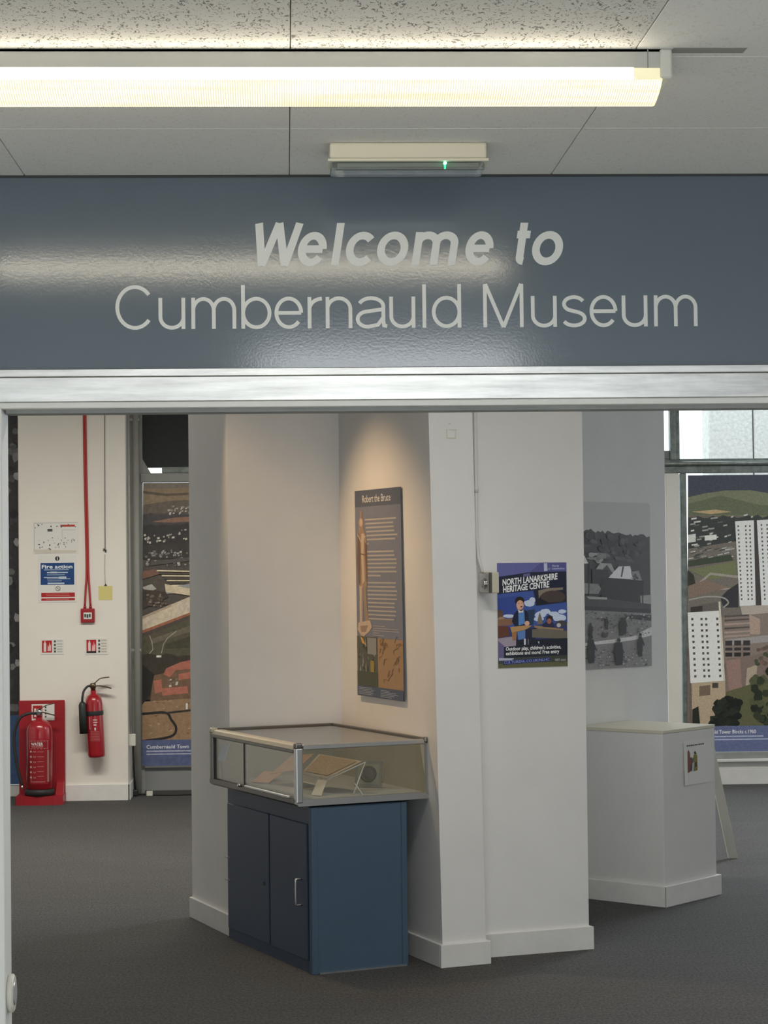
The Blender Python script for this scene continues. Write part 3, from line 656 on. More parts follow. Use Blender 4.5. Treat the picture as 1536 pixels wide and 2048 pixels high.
def wrap_label(parent, r, items, m_ink, ax=Vector((0, 0, 1)), gain=0.9):
    """ink marks bent round the front of a cylinder: (s0, h0, s1, h1, colour), s along the girth"""
    v = []; f = []; c = []
    for li, (s0, h0, s1, h1, col) in enumerate(items):
        n = 6; b = len(v); rr = r + 0.0008 + li * 0.00003
        for i in range(n + 1):
            a = (s0 + (s1 - s0) * i / n) / r
            for h in (h0, h1): v.append(tuple(ax * h + Vector((rr * math.sin(a), -rr * math.cos(a), 0))))
        for i in range(n): f.append((b + 2 * i, b + 2 * i + 2, b + 2 * i + 3, b + 2 * i + 1)); c.append(rgb(*col, gain))
    me = bpy.data.meshes.new('label_print'); me.from_pydata(v, [], f); a2 = me.color_attributes.new('ink', 'FLOAT_COLOR', 'CORNER'); i = 0
    for pl, cc in zip(me.polygons, c):
        for _ in range(pl.loop_total): a2.data[i].color = cc; i += 1
    me.materials.append(m_ink); return link('label_print', me, parent)
it = [(-0.036, 0.20, -0.030, 0.285, (214, 160, 160)), (-0.006, 0.262, 0.022, 0.270, (226, 196, 194)), (-0.006, 0.245, 0.022, 0.252, (226, 196, 194)), (-0.004, 0.225, 0.016, 0.236, (226, 196, 194)), (0.0, 0.192, 0.010, 0.212, (232, 220, 214))]
for k in range(9): it.append((-0.034 + k * 0.001, 0.118 + k * 0.008, 0.036, 0.121 + k * 0.008, (196, 110, 112)))
wrap_label(t, 0.0615, it, ink, ax)

# red stand and water extinguisher
t = empty('extinguisher_stand', (-1.737, 14.86, 0), 0, 'red moulded extinguisher stand with tall back board against the column', 'stand')
box('back_board', -0.163, 0.160, 0.105, 0.122, 0.0, 0.716, red_dull, t, bev=0.004)
fr = [(-0.163, 0.122), (-0.163, -0.085), (-0.10, -0.100), (0, -0.106), (0.10, -0.100), (0.163, -0.085), (0.163, 0.122)]
prism('base_tray', fr, 0, 0.062, red_dull, t)
extrude_poly('gusset', [(0.105, 0.105, 0.062), (0.105, -0.02, 0.062), (0.105, 0.06, 0.14), (0.105, 0.105, 0.15)], (0.05, 0, 0), red_dull, t)
box('sign_panel', -0.072, 0.088, 0.1035, 0.1052, 0.575, 0.690, board_white, t)
p = Print((0, 0.1035, 0), (1, 0, 0), (0, 0, 1), (0, -1, 0), lambda x, y: (x, y))
p.rect(-0.064, 0.588, 0.004, 0.680, (176, 40, 46)); p.rect(-0.054, 0.60, -0.04, 0.66, (226, 220, 216)); p.poly([(-0.03, 0.60), (-0.024, 0.65), (-0.016, 0.62), (-0.008, 0.668), (0, 0.60)], (224, 180, 178))
for k in range(4): p.rect(0.02, 0.595 + k * 0.022, 0.032, 0.608 + k * 0.022, (90, 90, 88))
p.build('print', t)
t = empty('fire_extinguisher', (-1.742, 14.845, 0.062), 0, 'wide red water extinguisher with black hose standing on the red stand', 'extinguisher')
lathe('foot_ring', [(0.088, 0), (0.103, 0.004), (0.103, 0.040), (0.094, 0.046)], (0, 0, 0), black, t)
lathe('cylinder', [(0.085, 0.045), (0.093, 0.05), (0.0935, 0.44), (0.089, 0.475), (0.076, 0.502), (0.050, 0.520), (0.024, 0.528), (0.022, 0.545)], (0, 0, 0), red, t, seg=36)
lathe('valve', [(0.018, 0.545), (0.018, 0.556), (0.024, 0.558), (0.024, 0.592), (0.012, 0.602)], (0, 0, 0), chrome, t, seg=16)
lathe('gauge', [(0.014, 0), (0.014, 0.012)], (0.0, -0.024, 0.575), chrome, t, seg=14, axis=(0, -1, 0))
strip('squeeze_lever', smoothpath([(-0.012, -0.01, 0.590), (0.02, -0.01, 0.612), (0.06, -0.01, 0.630), (0.105, -0.01, 0.640)], 3), 0.02, 0.006, lever, t)
strip('carry_handle', smoothpath([(0.0, -0.01, 0.580), (0.04, -0.01, 0.576), (0.08, -0.01, 0.564), (0.115, -0.01, 0.556)], 3), 0.02, 0.007, lever, t)
tube('hose', smoothpath([(-0.02, -0.01, 0.572), (-0.07, -0.02, 0.572), (-0.125, -0.03, 0.548), (-0.160, -0.035, 0.48), (-0.172, -0.04, 0.39), (-0.160, -0.05, 0.27), (-0.133, -0.055, 0.14), (-0.115, -0.055, 0.075)], 5), 0.0105, black, t)
tube('nozzle', [(-0.117, -0.055, 0.080), (-0.110, -0.055, 0.040)], [0.009, 0.006], chrome, t)
wl = (206, 168, 168)
it = [(-0.062, 0.085, 0.078, 0.385, (150, 34, 40)), (-0.064, 0.330, 0.074, 0.3325, wl), (-0.064, 0.383, 0.074, 0.3855, wl), (-0.066, 0.330, -0.064, 0.385, wl), (0.070, 0.330, 0.072, 0.385, wl),
      (-0.044, 0.357, 0.040, 0.360, (150, 34, 40)), (-0.048, 0.342, 0.036, 0.347, (196, 150, 150)), (0.066, 0.10, 0.082, 0.32, (170, 120, 118)), (-0.052, 0.100, 0.05, 0.103, wl), (-0.052, 0.10, -0.050, 0.15, wl)]
for k in range(6): it += [(-0.060, 0.305 - k * 0.036, -0.046, 0.318 - k * 0.036, (206, 176, 176)), (-0.034, 0.305 - k * 0.036, -0.014, 0.316 - k * 0.036, (180, 96, 98)), (-0.006, 0.307 - k * 0.034, 0.040, 0.312 - k * 0.034, (186, 110, 112))]
wrap_label(t, 0.0937, it, ink)
# lettering WATER bent on the cylinder
vs, fs, tw = textmesh('WATER', 0.02); r0 = 0.0950
me = bpy.data.meshes.new('lettering'); me.from_pydata([(r0 * math.sin((-0.050 + x * 0.086 / tw) / r0), -r0 * math.cos((-0.050 + x * 0.086 / tw) / r0), 0.353 + y * 0.022) for x, y in vs], [], fs)
me.materials.append(board_white); link('lettering', me, t)

# pipes beside the column
t = empty('heating_pipe', (-1.088, 15.30, 0), 0, 'thick grey vertical pipe beside the left window', 'pipe')
tube('pipe', [(0, 0, 0), (0, 0, 3.08)], 0.024, pipe_grey, t, seg=16)
for z in (1.05, 2.72): boxes('bracket', [(-0.045, 0.03, -0.014, 0.014, z - 0.010, z + 0.010)], pipe_grey, t, bev=0.003)
t = empty('conduit', (-1.123, 15.1, 0.375), 0, 'thin grey conduit with socket box running down the column corner', 'conduit')
tube('conduit_tube', [(0, 0, 0.05), (0, 0, 2.70)], 0.0095, pipe_grey, t, seg=10)
box('junction_box', -0.0135, 0.034, -0.024, 0.020, 0, 0.085, plastic_white, t, bev=0.004)
t = empty('floor_cable', (-0.98, 15.30, 0), 0, 'black cable with plug and adaptor lying on the carpet under the window', 'cable')
tube('cord', smoothpath([(-0.13, -0.03, 0.015), (-0.06, -0.03, 0.012), (0.0, -0.04, 0.008), (0.10, -0.06, 0.008), (0.2, -0.06, 0.008), (0.30, -0.04, 0.008), (0.40, -0.02, 0.008)], 5), 0.0065, black, t, seg=8)
box('plug', -0.150, -0.105, -0.065, -0.020, 0, 0.046, black, t, bev=0.008, seg=2)
box('adaptor', -0.045, 0.0, -0.075, -0.045, 0.0, 0.036, plastic_white, t, bev=0.004)
tube('rising_cord', [(-0.128, -0.04, 0.04), (-0.134, -0.06, 0.2), (-0.130, -0.15, 0.375)], 0.007, black, t, seg=8)

# ================================================================== BANNERS
def town_banner():
    w, h = 0.76, 2.058
    t = empty('photo_banner', (-1.040, 15.385, 0.206), 0, 'tall aerial colour photo banner of a town centre between column and exhibits', 'banner')
    box('panel', 0, w, -0.006, 0, 0, h, mat('banner_film', rgb(120, 112, 100), 0.5), t)
    # picture units: photo pixels of the visible strip, x 283..490, y 970..1530
    p = px_print(t, (284, 968, 284 + 0.76 / 0.00364, 1531), w, h, gain=1.3, y=-0.006, shear=0.012)
    X1 = 492
    p.rect(284, 968, X1, 1480, (86, 80, 74))
    p.poly([(284, 968), (X1, 968), (X1, 985), (340, 992), (284, 984)], (120, 112, 100))
    p.poly([(284, 980), (X1, 976), (X1, 1012), (350, 1005), (284, 1012)], (138, 120, 98))
    p.poly([(284, 984), (330, 990), (X1, 984), (X1, 988), (330, 995), (284, 989)], (96, 84, 72))
    p.poly([(284, 1012), (340, 1004), (X1, 1000), (X1, 1022), (340, 1028), (284, 1030)], (104, 94, 84))
    p.poly(noisy(284, X1, 1030, 3, 26, 1062), (72, 70, 72)); p.poly([(300, 1046), (345, 1038), (X1, 1030), (X1, 1042), (340, 1048)], (140, 106, 90))
    p.poly(noisy(284, X1, 1052, 2, 26, 1115), (58, 56, 56))
    def houses(x0, x1, y0, y1, n, cols=((206, 200, 190), (180, 176, 168), (150, 146, 140))):
        for k in range(n):
            x, y = rnd.uniform(x0, x1), rnd.uniform(y0, y1); a, b = rnd.uniform(2, 6), rnd.uniform(1.5, 3.5)
            p.poly([(x, y), (x + a, y - 0.8), (x + a + 0.6, y + b), (x + 0.6, y + b + 0.8)], rnd.choice(cols)); p.rect(x + a, y + 0.6, x + a + 1.4, y + b + 1.2, (76, 70, 66))
    houses(332, 380, 1014, 1030, 26); houses(380, 480, 1012, 1034, 40); houses(355, 480, 1060, 1068, 22); houses(284, 346, 1070, 1086, 24); houses(346, 480, 1068, 1080, 16)
    p.poly(noisy(284, X1, 1090, 2, 22, 1120), (64, 60, 58))
    houses(286, 346, 1102, 1132, 46, ((176, 172, 164), (150, 146, 142), (120, 116, 112))); houses(346, 480, 1104, 1136, 56, ((186, 182, 172), (160, 156, 150), (126, 120, 116)))
    p.poly([(300, 1125), (X1, 1106), (X1, 1113), (300, 1133)], (88, 84, 80)); p.poly([(284, 1144), (310, 1140), (318, 1150), (284, 1160)], (122, 92, 78))
    for k in range(7):
        y = 1142 + k * 5; a = 312 + k * 5
        p.poly([(a, y), (X1, y + 6 - k), (X1, y + 8.5 - k), (a, y + 2.8)], (216, 204, 172) if k % 2 == 0 else (90, 84, 78))
    p.poly([(330, 1178), (X1, 1150), (X1, 1180), (330, 1190)], (148, 148, 146)); p.poly([(328, 1170), (380, 1180), (380, 1194), (330, 1186)], (206, 192, 164))
    p.poly([(284, 1176), (302, 1170), (312, 1180), (290, 1188)], (176, 172, 166)); p.poly([(284, 1180), (330, 1186), (336, 1196), (300, 1212), (284, 1220)], (70, 62, 56))
    houses(286, 330, 1190, 1214, 28, ((110, 98, 88), (90, 80, 72), (140, 124, 110)))
    p.poly([(284, 1234), (X1, 1150), (X1, 1186), (284, 1262)], (198, 184, 164)); p.poly([(284, 1234), (340, 1211), (342, 1215), (284, 1239)], (168, 150, 130))
    p.poly([(284, 1262), (X1, 1186), (X1, 1191), (284, 1269)], (150, 98, 74)); p.poly([(284, 1268), (X1, 1190), (X1, 1196), (284, 1276)], (80, 72, 66))
    p.poly([(284, 1276), (X1, 1196), (X1, 1300), (284, 1330)], (84, 80, 66)); p.poly([(300, 1280), (X1, 1216), (X1, 1232), (300, 1290)], (104, 98, 84)); p.poly([(330, 1290), (X1, 1240), (X1, 1290), (330, 1300)], (70, 68, 54))
    p.line([(292, 1316), (305, 1300), (303, 1285), (298, 1272)], 1.4, (166, 156, 140)); p.line([(322, 1308), (326, 1290), (334, 1278), (352, 1264)], 1.4, (166, 156, 140))
    p.poly(noisy(284, X1, 1312, 4, 18, 1400), (62, 56, 48)); p.poly([(306, 1352), (X1, 1310), (X1, 1400), (300, 1404)], (112, 88, 70))
    for q in ([(332, 1338), (360, 1326), (400, 1318), (400, 1338), (350, 1342), (340, 1356), (326, 1350)], [(306, 1362), (322, 1360), (324, 1384), (310, 1388)], [(322, 1378), (374, 1374), (376, 1388), (324, 1392)], [(356, 1350), (400, 1342), (400, 1356), (356, 1362)], [(400, 1330), (480, 1310), (480, 1330), (400, 1350)]): p.poly(q, (166, 104, 88))
    houses(334, 352, 1358, 1374, 10, ((186, 176, 166), (120, 110, 100)))
    p.poly([(284, 1404), (X1, 1392), (X1, 1482), (284, 1482)], (142, 116, 90)); p.poly([(284, 1330), (308, 1350), (300, 1390), (284, 1410)], (42, 40, 38))
    for k in range(36): x, y = rnd.uniform(288, 480), rnd.uniform(1396, 1474); p.poly([(x, y), (x + rnd.uniform(3, 12), y - 1), (x + rnd.uniform(2, 8), y + 2)], rnd.choice([(112, 86, 64), (170, 146, 118), (96, 72, 54)]))
    p.line(smoothpath([(284, 1428, 0), (330, 1426, 0), (342, 1440, 0), (352, 1458, 0), (340, 1474, 0), (284, 1482, 0)], 4), 5, (44, 42, 42)); p.line([(330, 1427), (400, 1420), (480, 1424)], 4, (54, 50, 48)); p.rect(371, 1408, 375, 1420, (210, 206, 200)); p.rect(312, 1300 + 12, 322, 1300 + 16, (214, 210, 204))
    p.rect(284, 1480, X1, 1531, (84, 92, 126)); p.text('Cumbernauld Town Centre', 293, 1497, 7.5, (210, 210, 218), 118, bold=0.012); p.rect(293, 1501, 452, 1503.4, (164, 168, 186)); p.rect(293, 1507, 420, 1509.2, (164, 168, 186))
    p.build('print', t, ink_photo)
town_banner()

def rock_banner():
    w, h = 0.62, 2.96
    t = empty('photo_banner', (-2.548, 15.36, 0.088), 0, 'narrow strip of grey rock photo banner at the far left edge', 'banner')
    box('panel', 0, w, -0.006, 0, 0, h, mat('banner_film', None), t)
    p = px_print(t, (-140, 762, 34, 1568), w, h, gain=1.3, y=-0.006)
    p.rect(-140, 762, 34, 1435, (58, 57, 58))
    for k in range(190):
        x, y = rnd.uniform(-140, 30), rnd.uniform(776, 1420); r = rnd.uniform(5, 13); g = rnd.choice([44, 52, 66, 84, 100, 120])
        p.ell(min(x, 33 - r), y, r, r * rnd.uniform(0.6, 1.2), (g, g, g + 1), 7, 0.25)
    for y in (1240, 1330, 960, 1090): p.ell(26, y, 6, 9, (150, 150, 150), 6, 0.3)
    p.rect(-140, 1432, 34, 1568, (62, 84, 118)); p.build('print', t, ink_photo)
rock_banner()

def tower_banner():
    w, h = 1.12, 2.045
    t = empty('photo_banner', (2.976, 15.43, 0.240), 0, 'wide aerial colour photo banner of white tower blocks at the right window', 'banner')
    box('panel', 0, w, -0.006, 0, 0, h, mat('banner_film', None), t)
    p = px_print(t, (1374, 951, 1374 + 1.12 / 0.003705, 1503), w, h, gain=1.55, y=-0.006, shear=0.018)
    X1 = 1676
    p.rect(1374, 951, X1, 1455, (110, 100, 92))
    p.rect(1374, 951, X1, 1004, (70, 72, 84))
    p.poly([(1374, 995), (1410, 987), (1450, 982), (1500, 982), (1560, 992), (X1, 1000), (X1, 1040), (1374, 1030)], (116, 120, 96))
    p.poly([(1374, 1008), (1440, 992), (1520, 1012), (X1, 1010), (X1, 1036), (1374, 1030)], (98, 104, 82)); p.poly([(1382, 1024), (1430, 1020), (1462, 1025), (1420, 1029)], (176, 154, 118))
    p.poly(noisy(1374, X1, 1034, 4, 30, 1105), (60, 64, 62))
    for k in range(120):
        x, y = rnd.uniform(1374, 1660), rnd.uniform(1030, 1100); a = rnd.uniform(3, 14); g = rnd.choice([70, 96, 150, 190, 210]); p.poly([(x, y), (x + a, y - 1.5), (x + a, y + 1.5), (x, y + 3)], (g, g, g - 4))
    p.poly([(1374, 1070), (1390, 1068), (1390, 1084), (1374, 1086)], (196, 196, 192)); p.poly([(1408, 1072), (1432, 1070), (1432, 1080), (1408, 1082)], (214, 212, 204))
    p.poly([(1374, 1098), (1470, 1084), (1600, 1080), (X1, 1110), (X1, 1300), (1374, 1300)], (112, 106, 98))
    for k in range(40): x, y = rnd.uniform(1374, 1460), rnd.uniform(1096, 1120); p.poly([(x, y), (x + 10, y - 2), (x + 10, y), (x, y + 2)], rnd.choice([(180, 180, 176), (70, 72, 70), (140, 138, 132)]))
    p.poly([(1374, 1122), (1460, 1110), (1466, 1122), (1374, 1134)], (64, 72, 58)); p.poly([(1376, 1140), (1470, 1124), (1472, 1150), (1420, 1160)], (112, 116, 84)); p.poly([(1374, 1140), (1386, 1150), (1390, 1170), (1374, 1172)], (54, 56, 48))
    p.line([(1396, 1168), (1420, 1148), (1480, 1156)], 5, (150, 144, 134)); p.line([(1376, 1190), (1412, 1180), (1470, 1178)], 3, (160, 150, 140)); p.poly([(1376, 1172), (1410, 1160), (1456, 1176), (1376, 1196)], (126, 108, 96)); p.poly([(1456, 1180), (1476, 1168), (1476, 1216), (1446, 1216), (1440, 1196)], (56, 56, 60)); p.line(smoothpath([(1376, 1200, 0), (1410, 1194, 0), (1444, 1196, 0), (1456, 1206, 0), (1446, 1216, 0)], 4), 3, (150, 146, 140))
    # tall tower blocks
    def tower(x0, x1, y0, y1, cols, rows, groups):
        p.poly([(x0, y0), (x1, y0 - 2), (x1 + 4, y1), (x0 + 10, y1 + 2)], (226, 222, 208))
        qs = []
        for r in range(rows):
            for g in groups:
                y = y0 + 8 + r * (y1 - y0 - 14) / rows; x = x0 + g * (x1 - x0) + 9 * (y - y0) / (y1 - y0) * (1 - g * 0.5)
                qs.append((x, y, x + 3.0, y + 3.6))
        p.many(qs, (84, 80, 74))
    p.poly([(1506, 1042), (1520, 1042), (1522, 1212), (1512, 1212)], (70, 66, 64))
    tower(1469, 1507, 1044, 1212, 0, 19, (0.12, 0.52, 0.74)); tower(1513, 1560, 1042, 1212, 0, 19, (0.16, 0.40, 0.8))
    tower(1575, 1640, 1040, 1205, 0, 19, (0.12, 0.35, 0.6, 0.85))
    p.poly([(1480, 1213), (1560, 1212), (1560, 1226), (1484, 1232)], (168, 158, 148)); p.poly([(1440, 1236), (1560, 1226), (1600, 1300), (1440, 1330)], (128, 116, 108))
    p.poly([(1396, 1210), (1440, 1204), (1444, 1230), (1396, 1232)], (96, 92, 88)); p.poly([(1380, 1214), (1404, 1212), (1404, 1224), (1380, 1226)], (60, 56, 54))
    p.poly([(1374, 1225), (1440, 1222), (1448, 1362), (1380, 1366)], (226, 222, 206)); p.poly([(1436, 1204), (1440, 1204), (1450, 1362), (1446, 1362)], (196, 188, 172))
    qs = []
    for r in range(11):
        for g in (0.10, 0.38, 0.52, 0.86):
            y = 1236 + r * 11.4; x = 1374 + g * 66 + 8 * (y - 1225) / 140; qs.append((x, y, x + 4.4, y + 4.6))
    p.many(qs, (78, 74, 70))
    for k in range(6): p.poly([(1448, 1232 + k * 8), (1500, 1230 + k * 8), (1500, 1233 + k * 8), (1448, 1236 + k * 8)], rnd.choice([(86, 78, 74), (160, 140, 130)]))
    p.poly([(1498, 1230), (1520, 1240), (1520, 1270), (1500, 1270)], (164, 144, 130)); p.poly([(1450, 1280), (1560, 1270), (1560, 1284), (1450, 1292)], (150, 144, 142))
    for a in range(3): p.rect(1450 + a * 18, 1282, 1464 + a * 18, 1292, (58, 54, 54)); p.rect(1450 + a * 18, 1296, 1464 + a * 18, 1302, (58, 54, 54)); p.rect(1450 + a * 18, 1306, 1464 + a * 18, 1314, (48, 46, 46))
    p.poly([(1450, 1318), (X1, 1290), (X1, 1455), (1450, 1455)], (120, 106, 98)); p.poly([(1452, 1322), (1480, 1318), (1484, 1380), (1458, 1384)], (142, 116, 108)); p.poly([(1494, 1338), (1515, 1330), (1510, 1380), (1490, 1390)], (164, 150, 132))
    for k in range(30): x, y = rnd.uniform(1505, 1580), rnd.uniform(1290, 1330); p.ell(x, y, 5, 4, rnd.choice([(120, 92, 88), (96, 84, 76), (70, 76, 58)]), 7, 0.3)
    p.poly([(1382, 1366), (1450, 1362), (1452, 1455), (1384, 1455)], (170, 152, 128)); p.poly([(1398, 1372), (1420, 1370), (1420, 1390), (1398, 1392)], (112, 96, 82)); p.rect(1424, 1366, 1436, 1376, (70, 66, 60))
    p.poly([(1452, 1384), (1500, 1370), (1540, 1360), (X1, 1360), (X1, 1455), (1440, 1455)], (92, 92, 66))
    for k in range(70):
        x, y = rnd.uniform(1425, 1478), rnd.uniform(1396, 1450); p.ell(x, min(y + abs(x - 1455) * 0.4, 1447), 8, 7, rnd.choice([(34, 38, 32), (42, 46, 38), (28, 32, 28)]), 8, 0.25)
    for k in range(80):
        x, y = rnd.uniform(1505, 1660), rnd.uniform(1335, 1445); p.ell(x, y, 8, 9, rnd.choice([(40, 46, 36), (52, 58, 42), (34, 40, 32), (80, 84, 60)]), 8, 0.25)
    p.poly([(1384, 1418), (1396, 1412), (1400, 1452), (1384, 1452)], (40, 42, 36))
    p.rect(1374, 1452, X1, 1503, (92, 100, 132)); p.text('Cumbernauld Tower Blocks c.1960', 1388, 1467, 7.6, (216, 218, 226), 124, bold=0.012); p.rect(1390, 1471.5, 1527, 1474, (160, 166, 190)); p.rect(1390, 1477.5, 1560, 1480, (160, 166, 190))
    p.build('print', t, ink_photo_fine)
tower_banner()

# ================================================================== GLASS DISPLAY CASE
cs = empty('display_case', (0.03, 8.47, 0), R(22.6), 'glass topped table display case on a blue cabinet in the wall corner', 'display case')
cw, cl, z0, z1 = 0.600, 0.985, 0.680, 0.926
# cabinet
cb = box('cabinet_body', 0.075, 0.488, 0.022, 0.965, 0.0, 0.672, cab_blue_dark, cs)
box('end_panel', 0.080, 0.472, 0.012, 0.022, 0.004, 0.672, cab_blue, cs, bev=0.002)
box('corner_post', 0.066, 0.094, 0.008, 0.036, 0.0, 0.672, cab_blue, cs, bev=0.002)
box('corner_post', 0.470, 0.496, 0.008, 0.036, 0.0, 0.672, cab_blue, cs, bev=0.002)
dr = box('door', 0.066, 0.076, 0.060, 0.452, 0.050, 0.600, cab_blue_dark, cs, bev=0.002)
h = tube('handle', smoothpath([(0.068, 0.112, 0.268), (0.044, 0.112, 0.268), (0.040, 0.112, 0.280), (0.040, 0.112, 0.360), (0.044, 0.112, 0.372), (0.068, 0.112, 0.372)], 3), 0.0055, alum_satin, dr, seg=8)
tag(h, label='silver bow handle')
dr2 = box('door', 0.066, 0.076, 0.466, 0.950, 0.050, 0.600, cab_blue_dark, cs, bev=0.002)
lathe('lock', [(0.008, 0), (0.008, 0.003)], (0.066, 0.520, 0.300), mat('dark_metal', None), dr2, axis=(-1, 0, 0), seg=12)
for z in (0.262, 0.361): box('hinge', 0.056, 0.068, 0.930, 0.962, z - 0.003, z + 0.003, alum_satin, dr2)
boxes('base_line', [(0.098, 0.488, 0.006, 0.012, 0.0, 0.006)], alum_satin, cs)
# frame
bot = extrude_poly('base_rail', [(0.0, 0, z0 + 0.010), (0.012, 0, z0), (cw, 0, z0), (cw, 0, z0 + 0.026), (0.0, 0, z0 + 0.026)], (0, 0.022, 0), alum_satin, cs)
extrude_poly('side_rail', [(-0.002, 0.022, z0 + 0.030), (-0.002, 0.022, z0 + 0.010), (0.014, 0.022, z0), (0.030, 0.022, z0), (0.030, 0.022, z0 + 0.030)], (0, cl - 0.022, 0), alum_dark, cs)
box('case_floor', 0.014, cw, 0.004, cl, z0 + 0.004, z0 + 0.024, mat('grey_case_floor', rgb(170, 174, 168), 0.5, noise=(6, 0.92, 1.04)), cs)
box('corner_post', 0.0, 0.030, -0.002, 0.028, z0 + 0.012, z1 - 0.012, alum_satin, cs, bev=0.005, seg=2)
box('corner_post', cw - 0.018, cw, -0.002, 0.016, z0 + 0.018, z1 - 0.014, alum_satin, cs, bev=0.003)
box('corner_post', -0.002, 0.024, cl - 0.030, cl, z0 + 0.020, z1 - 0.014, alum_dark, cs, bev=0.006, seg=2)
box('front_top_rail', 0.030, cw - 0.016, -0.002, 0.020, z1 - 0.020, z1, alum_satin, cs, bev=0.003)
extrude_poly('side_top_rail', [(-0.002, 0.026, z1 - 0.018), (0.004, 0.026, z1 - 0.004), (0.018, 0.026, z1), (0.050, 0.026, z1), (0.050, 0.026, z1 - 0.012)], (0, cl - 0.05, 0), alum_beige, cs)
box('side_inner_rail', -0.001, 0.028, 0.026, cl - 0.026, z1 - 0.034, z1 - 0.016, alum_dark, cs, bev=0.003)
box('back_top_rail', 0.020, cw, cl - 0.016, cl, z1 - 0.016, z1 + 0.004, alum_dark, cs, bev=0.003)
box('wall_top_rail', cw - 0.014, cw, 0.018, cl - 0.016, z1 - 0.016, z1 + 0.004, alum_dark, cs, bev=0.003)
for nm, xx, yy in (('corner_cap', 0.014, 0.012), ('corner_cap', cw - 0.010, 0.008), ('corner_cap', 0.012, cl - 0.016)):
    box(nm, xx - 0.017, xx + 0.017, yy - 0.015, yy + 0.015, z1 - 0.016, z1 + 0.008, alum_dark if xx > 0.01 and yy < 0.1 else alum_beige, cs, bev=0.007, seg=2)
box('top_pane', 0.020, cw - 0.010, 0.010, cl - 0.010, z1 - 0.009, z1 - 0.003, glass('top_glass', (0.95, 0.96, 0.955, 1), 0.02, 1.5, 0.20), cs)
box('front_pane', 0.028, cw - 0.016, 0.004, 0.009, z0 + 0.024, z1 - 0.018, pane_m, cs)
gl = box('sliding_pane', 0.002, 0.006, 0.028, 0.575, z0 + 0.030, z1 - 0.034, pane_m, cs)
box('pane_edge', 0.0, 0.008, 0.572, 0.578, z0 + 0.030, z1 - 0.034, mat('dark_metal', None), gl)
box('finger_rail', -0.006, 0.004, 0.060, 0.560, z0 + 0.028, z0 + 0.038, alum_satin, gl, bev=0.002)
gl2 = box('sliding_pane', 0.010, 0.014, 0.560, cl - 0.030, z0 + 0.030, z1 - 0.034, pane_m, cs)
box('pane_edge', 0.008, 0.016, cl - 0.036, cl - 0.028, z0 + 0.030, z1 - 0.034, mat('dark_metal', None), gl2)
lk = lathe('case_lock', [(0.008, 0), (0.008, 0.012), (0.005, 0.018)], (-0.002, 0.600, z0 + 0.034), chrome, gl, axis=(-1, 0, 0), seg=14)
box('back_panel', 0.020, cw - 0.006, cl - 0.010, cl - 0.006, z0 + 0.024, z1 - 0.012, mat('olive_lining', rgb(178, 174, 152), 0.6, noise=(4, 0.9, 1.06)), cs)
box('wall_side_panel', cw - 0.006, cw - 0.003, 0.016, cl - 0.006, z0 + 0.024, z1 - 0.012, mat('olive_lining', None), cs)

# --- exhibits inside the case (each its own thing), laid out in the case frame
CM = Matrix.Translation((0.03, 8.47, 0)) @ Matrix.Rotation(R(22.6), 4, 'Z')
def incase(name, x, y, z, rz, label, cat):
    q = CM @ Vector((x, y, z)); return empty(name, q, R(22.6) + rz, label, cat)
fz = z0 + 0.0245
parch = mat('aged_parchment', rgb(204, 184, 152), 0.7, noise=(70, 0.72, 1.12), bump=(80, 0.2, 0.002))
parch_ink = mat('brown_script', rgb(176, 152, 116), 0.7, noise=(150, 0.6, 1.15))
parch2 = mat('brown_parchment', rgb(184, 156, 128), 0.7, noise=(22, 0.86, 1.08))
def slope_sheet(parent, name, a, b, c, d, th, m):
    """thin board through four corners"""
    a, b, c, d = map(Vector, (a, b, c, d)); n = (b - a).cross(d - a).normalized() * th
    return extrude_poly(name, [a, b, c, d], n, m, parent)
# large sloping manuscript on a clear stand: corners in the case frame
def off(P, *pts): return [Vector(q) - Vector((P[0], P[1], 0)) for q in pts]
P = (0.26, 0.28)
t = incase('manuscript_stand', P[0], P[1], fz, 0, 'tan manuscript sheet on a clear sloping stand inside the glass case', 'document')
A_, B_, C_, D_ = off(P, (0.190, 0.395, 0.068), (0.290, 0.435, 0.140), (0.350, 0.125, 0.132), (0.218, 0.185, 0.064))
dn = Vector((0, 0, -0.004))
slope_sheet(t, 'stand_board', A_ + Vector((-0.012, 0.006, -0.006)), B_ + Vector((0, 0.012, -0.004)), C_ + Vector((0.010, -0.008, -0.004)), D_ + Vector((-0.006, -0.012, -0.006)), -0.003, acrylic)
slope_sheet(t, 'manuscript', A_, B_, C_, D_, 0.0015, parch)
a_, b_, c_, d_ = [q * 0.86 + (A_ + B_ + C_ + D_) * 0.035 + Vector((0.0, 0, 0.0042)) for q in (A_, B_, C_, D_)]
slope_sheet(t, 'written_area', a_, b_, c_, d_, 0.0006, parch_ink)
tube('stand_edge', [D_ + Vector((-0.006, -0.012, -0.006)), C_ + Vector((0.010, -0.008, -0.004))], 0.0026, board_white, t, seg=6)
tube('stand_edge', [A_ + Vector((-0.020, 0.0, -0.030)), D_ + Vector((-0.020, -0.02, -0.034))], 0.0024, board_white, t, seg=6)
tube('stand_leg', [C_ + Vector((0.010, -0.008, -0.004)), Vector(off(P, (0.290, 0.085, 0.003))[0])], 0.0026, board_white, t, seg=6)
tube('stand_leg', [Vector(off(P, (0.30, 0.09, 0.045))[0]), Vector(off(P, (0.315, 0.045, 0.002))[0])], 0.0018, board_white, t, seg=6)
tube('stand_leg', [B_ + dn, B_ + Vector((0.01, 0.0, -0.138))], 0.0026, acrylic, t, seg=6)
P = (0.16, 0.14)
t = incase('label_card', P[0], P[1], fz, 0, 'small cream caption card leaning against the manuscript stand', 'card')
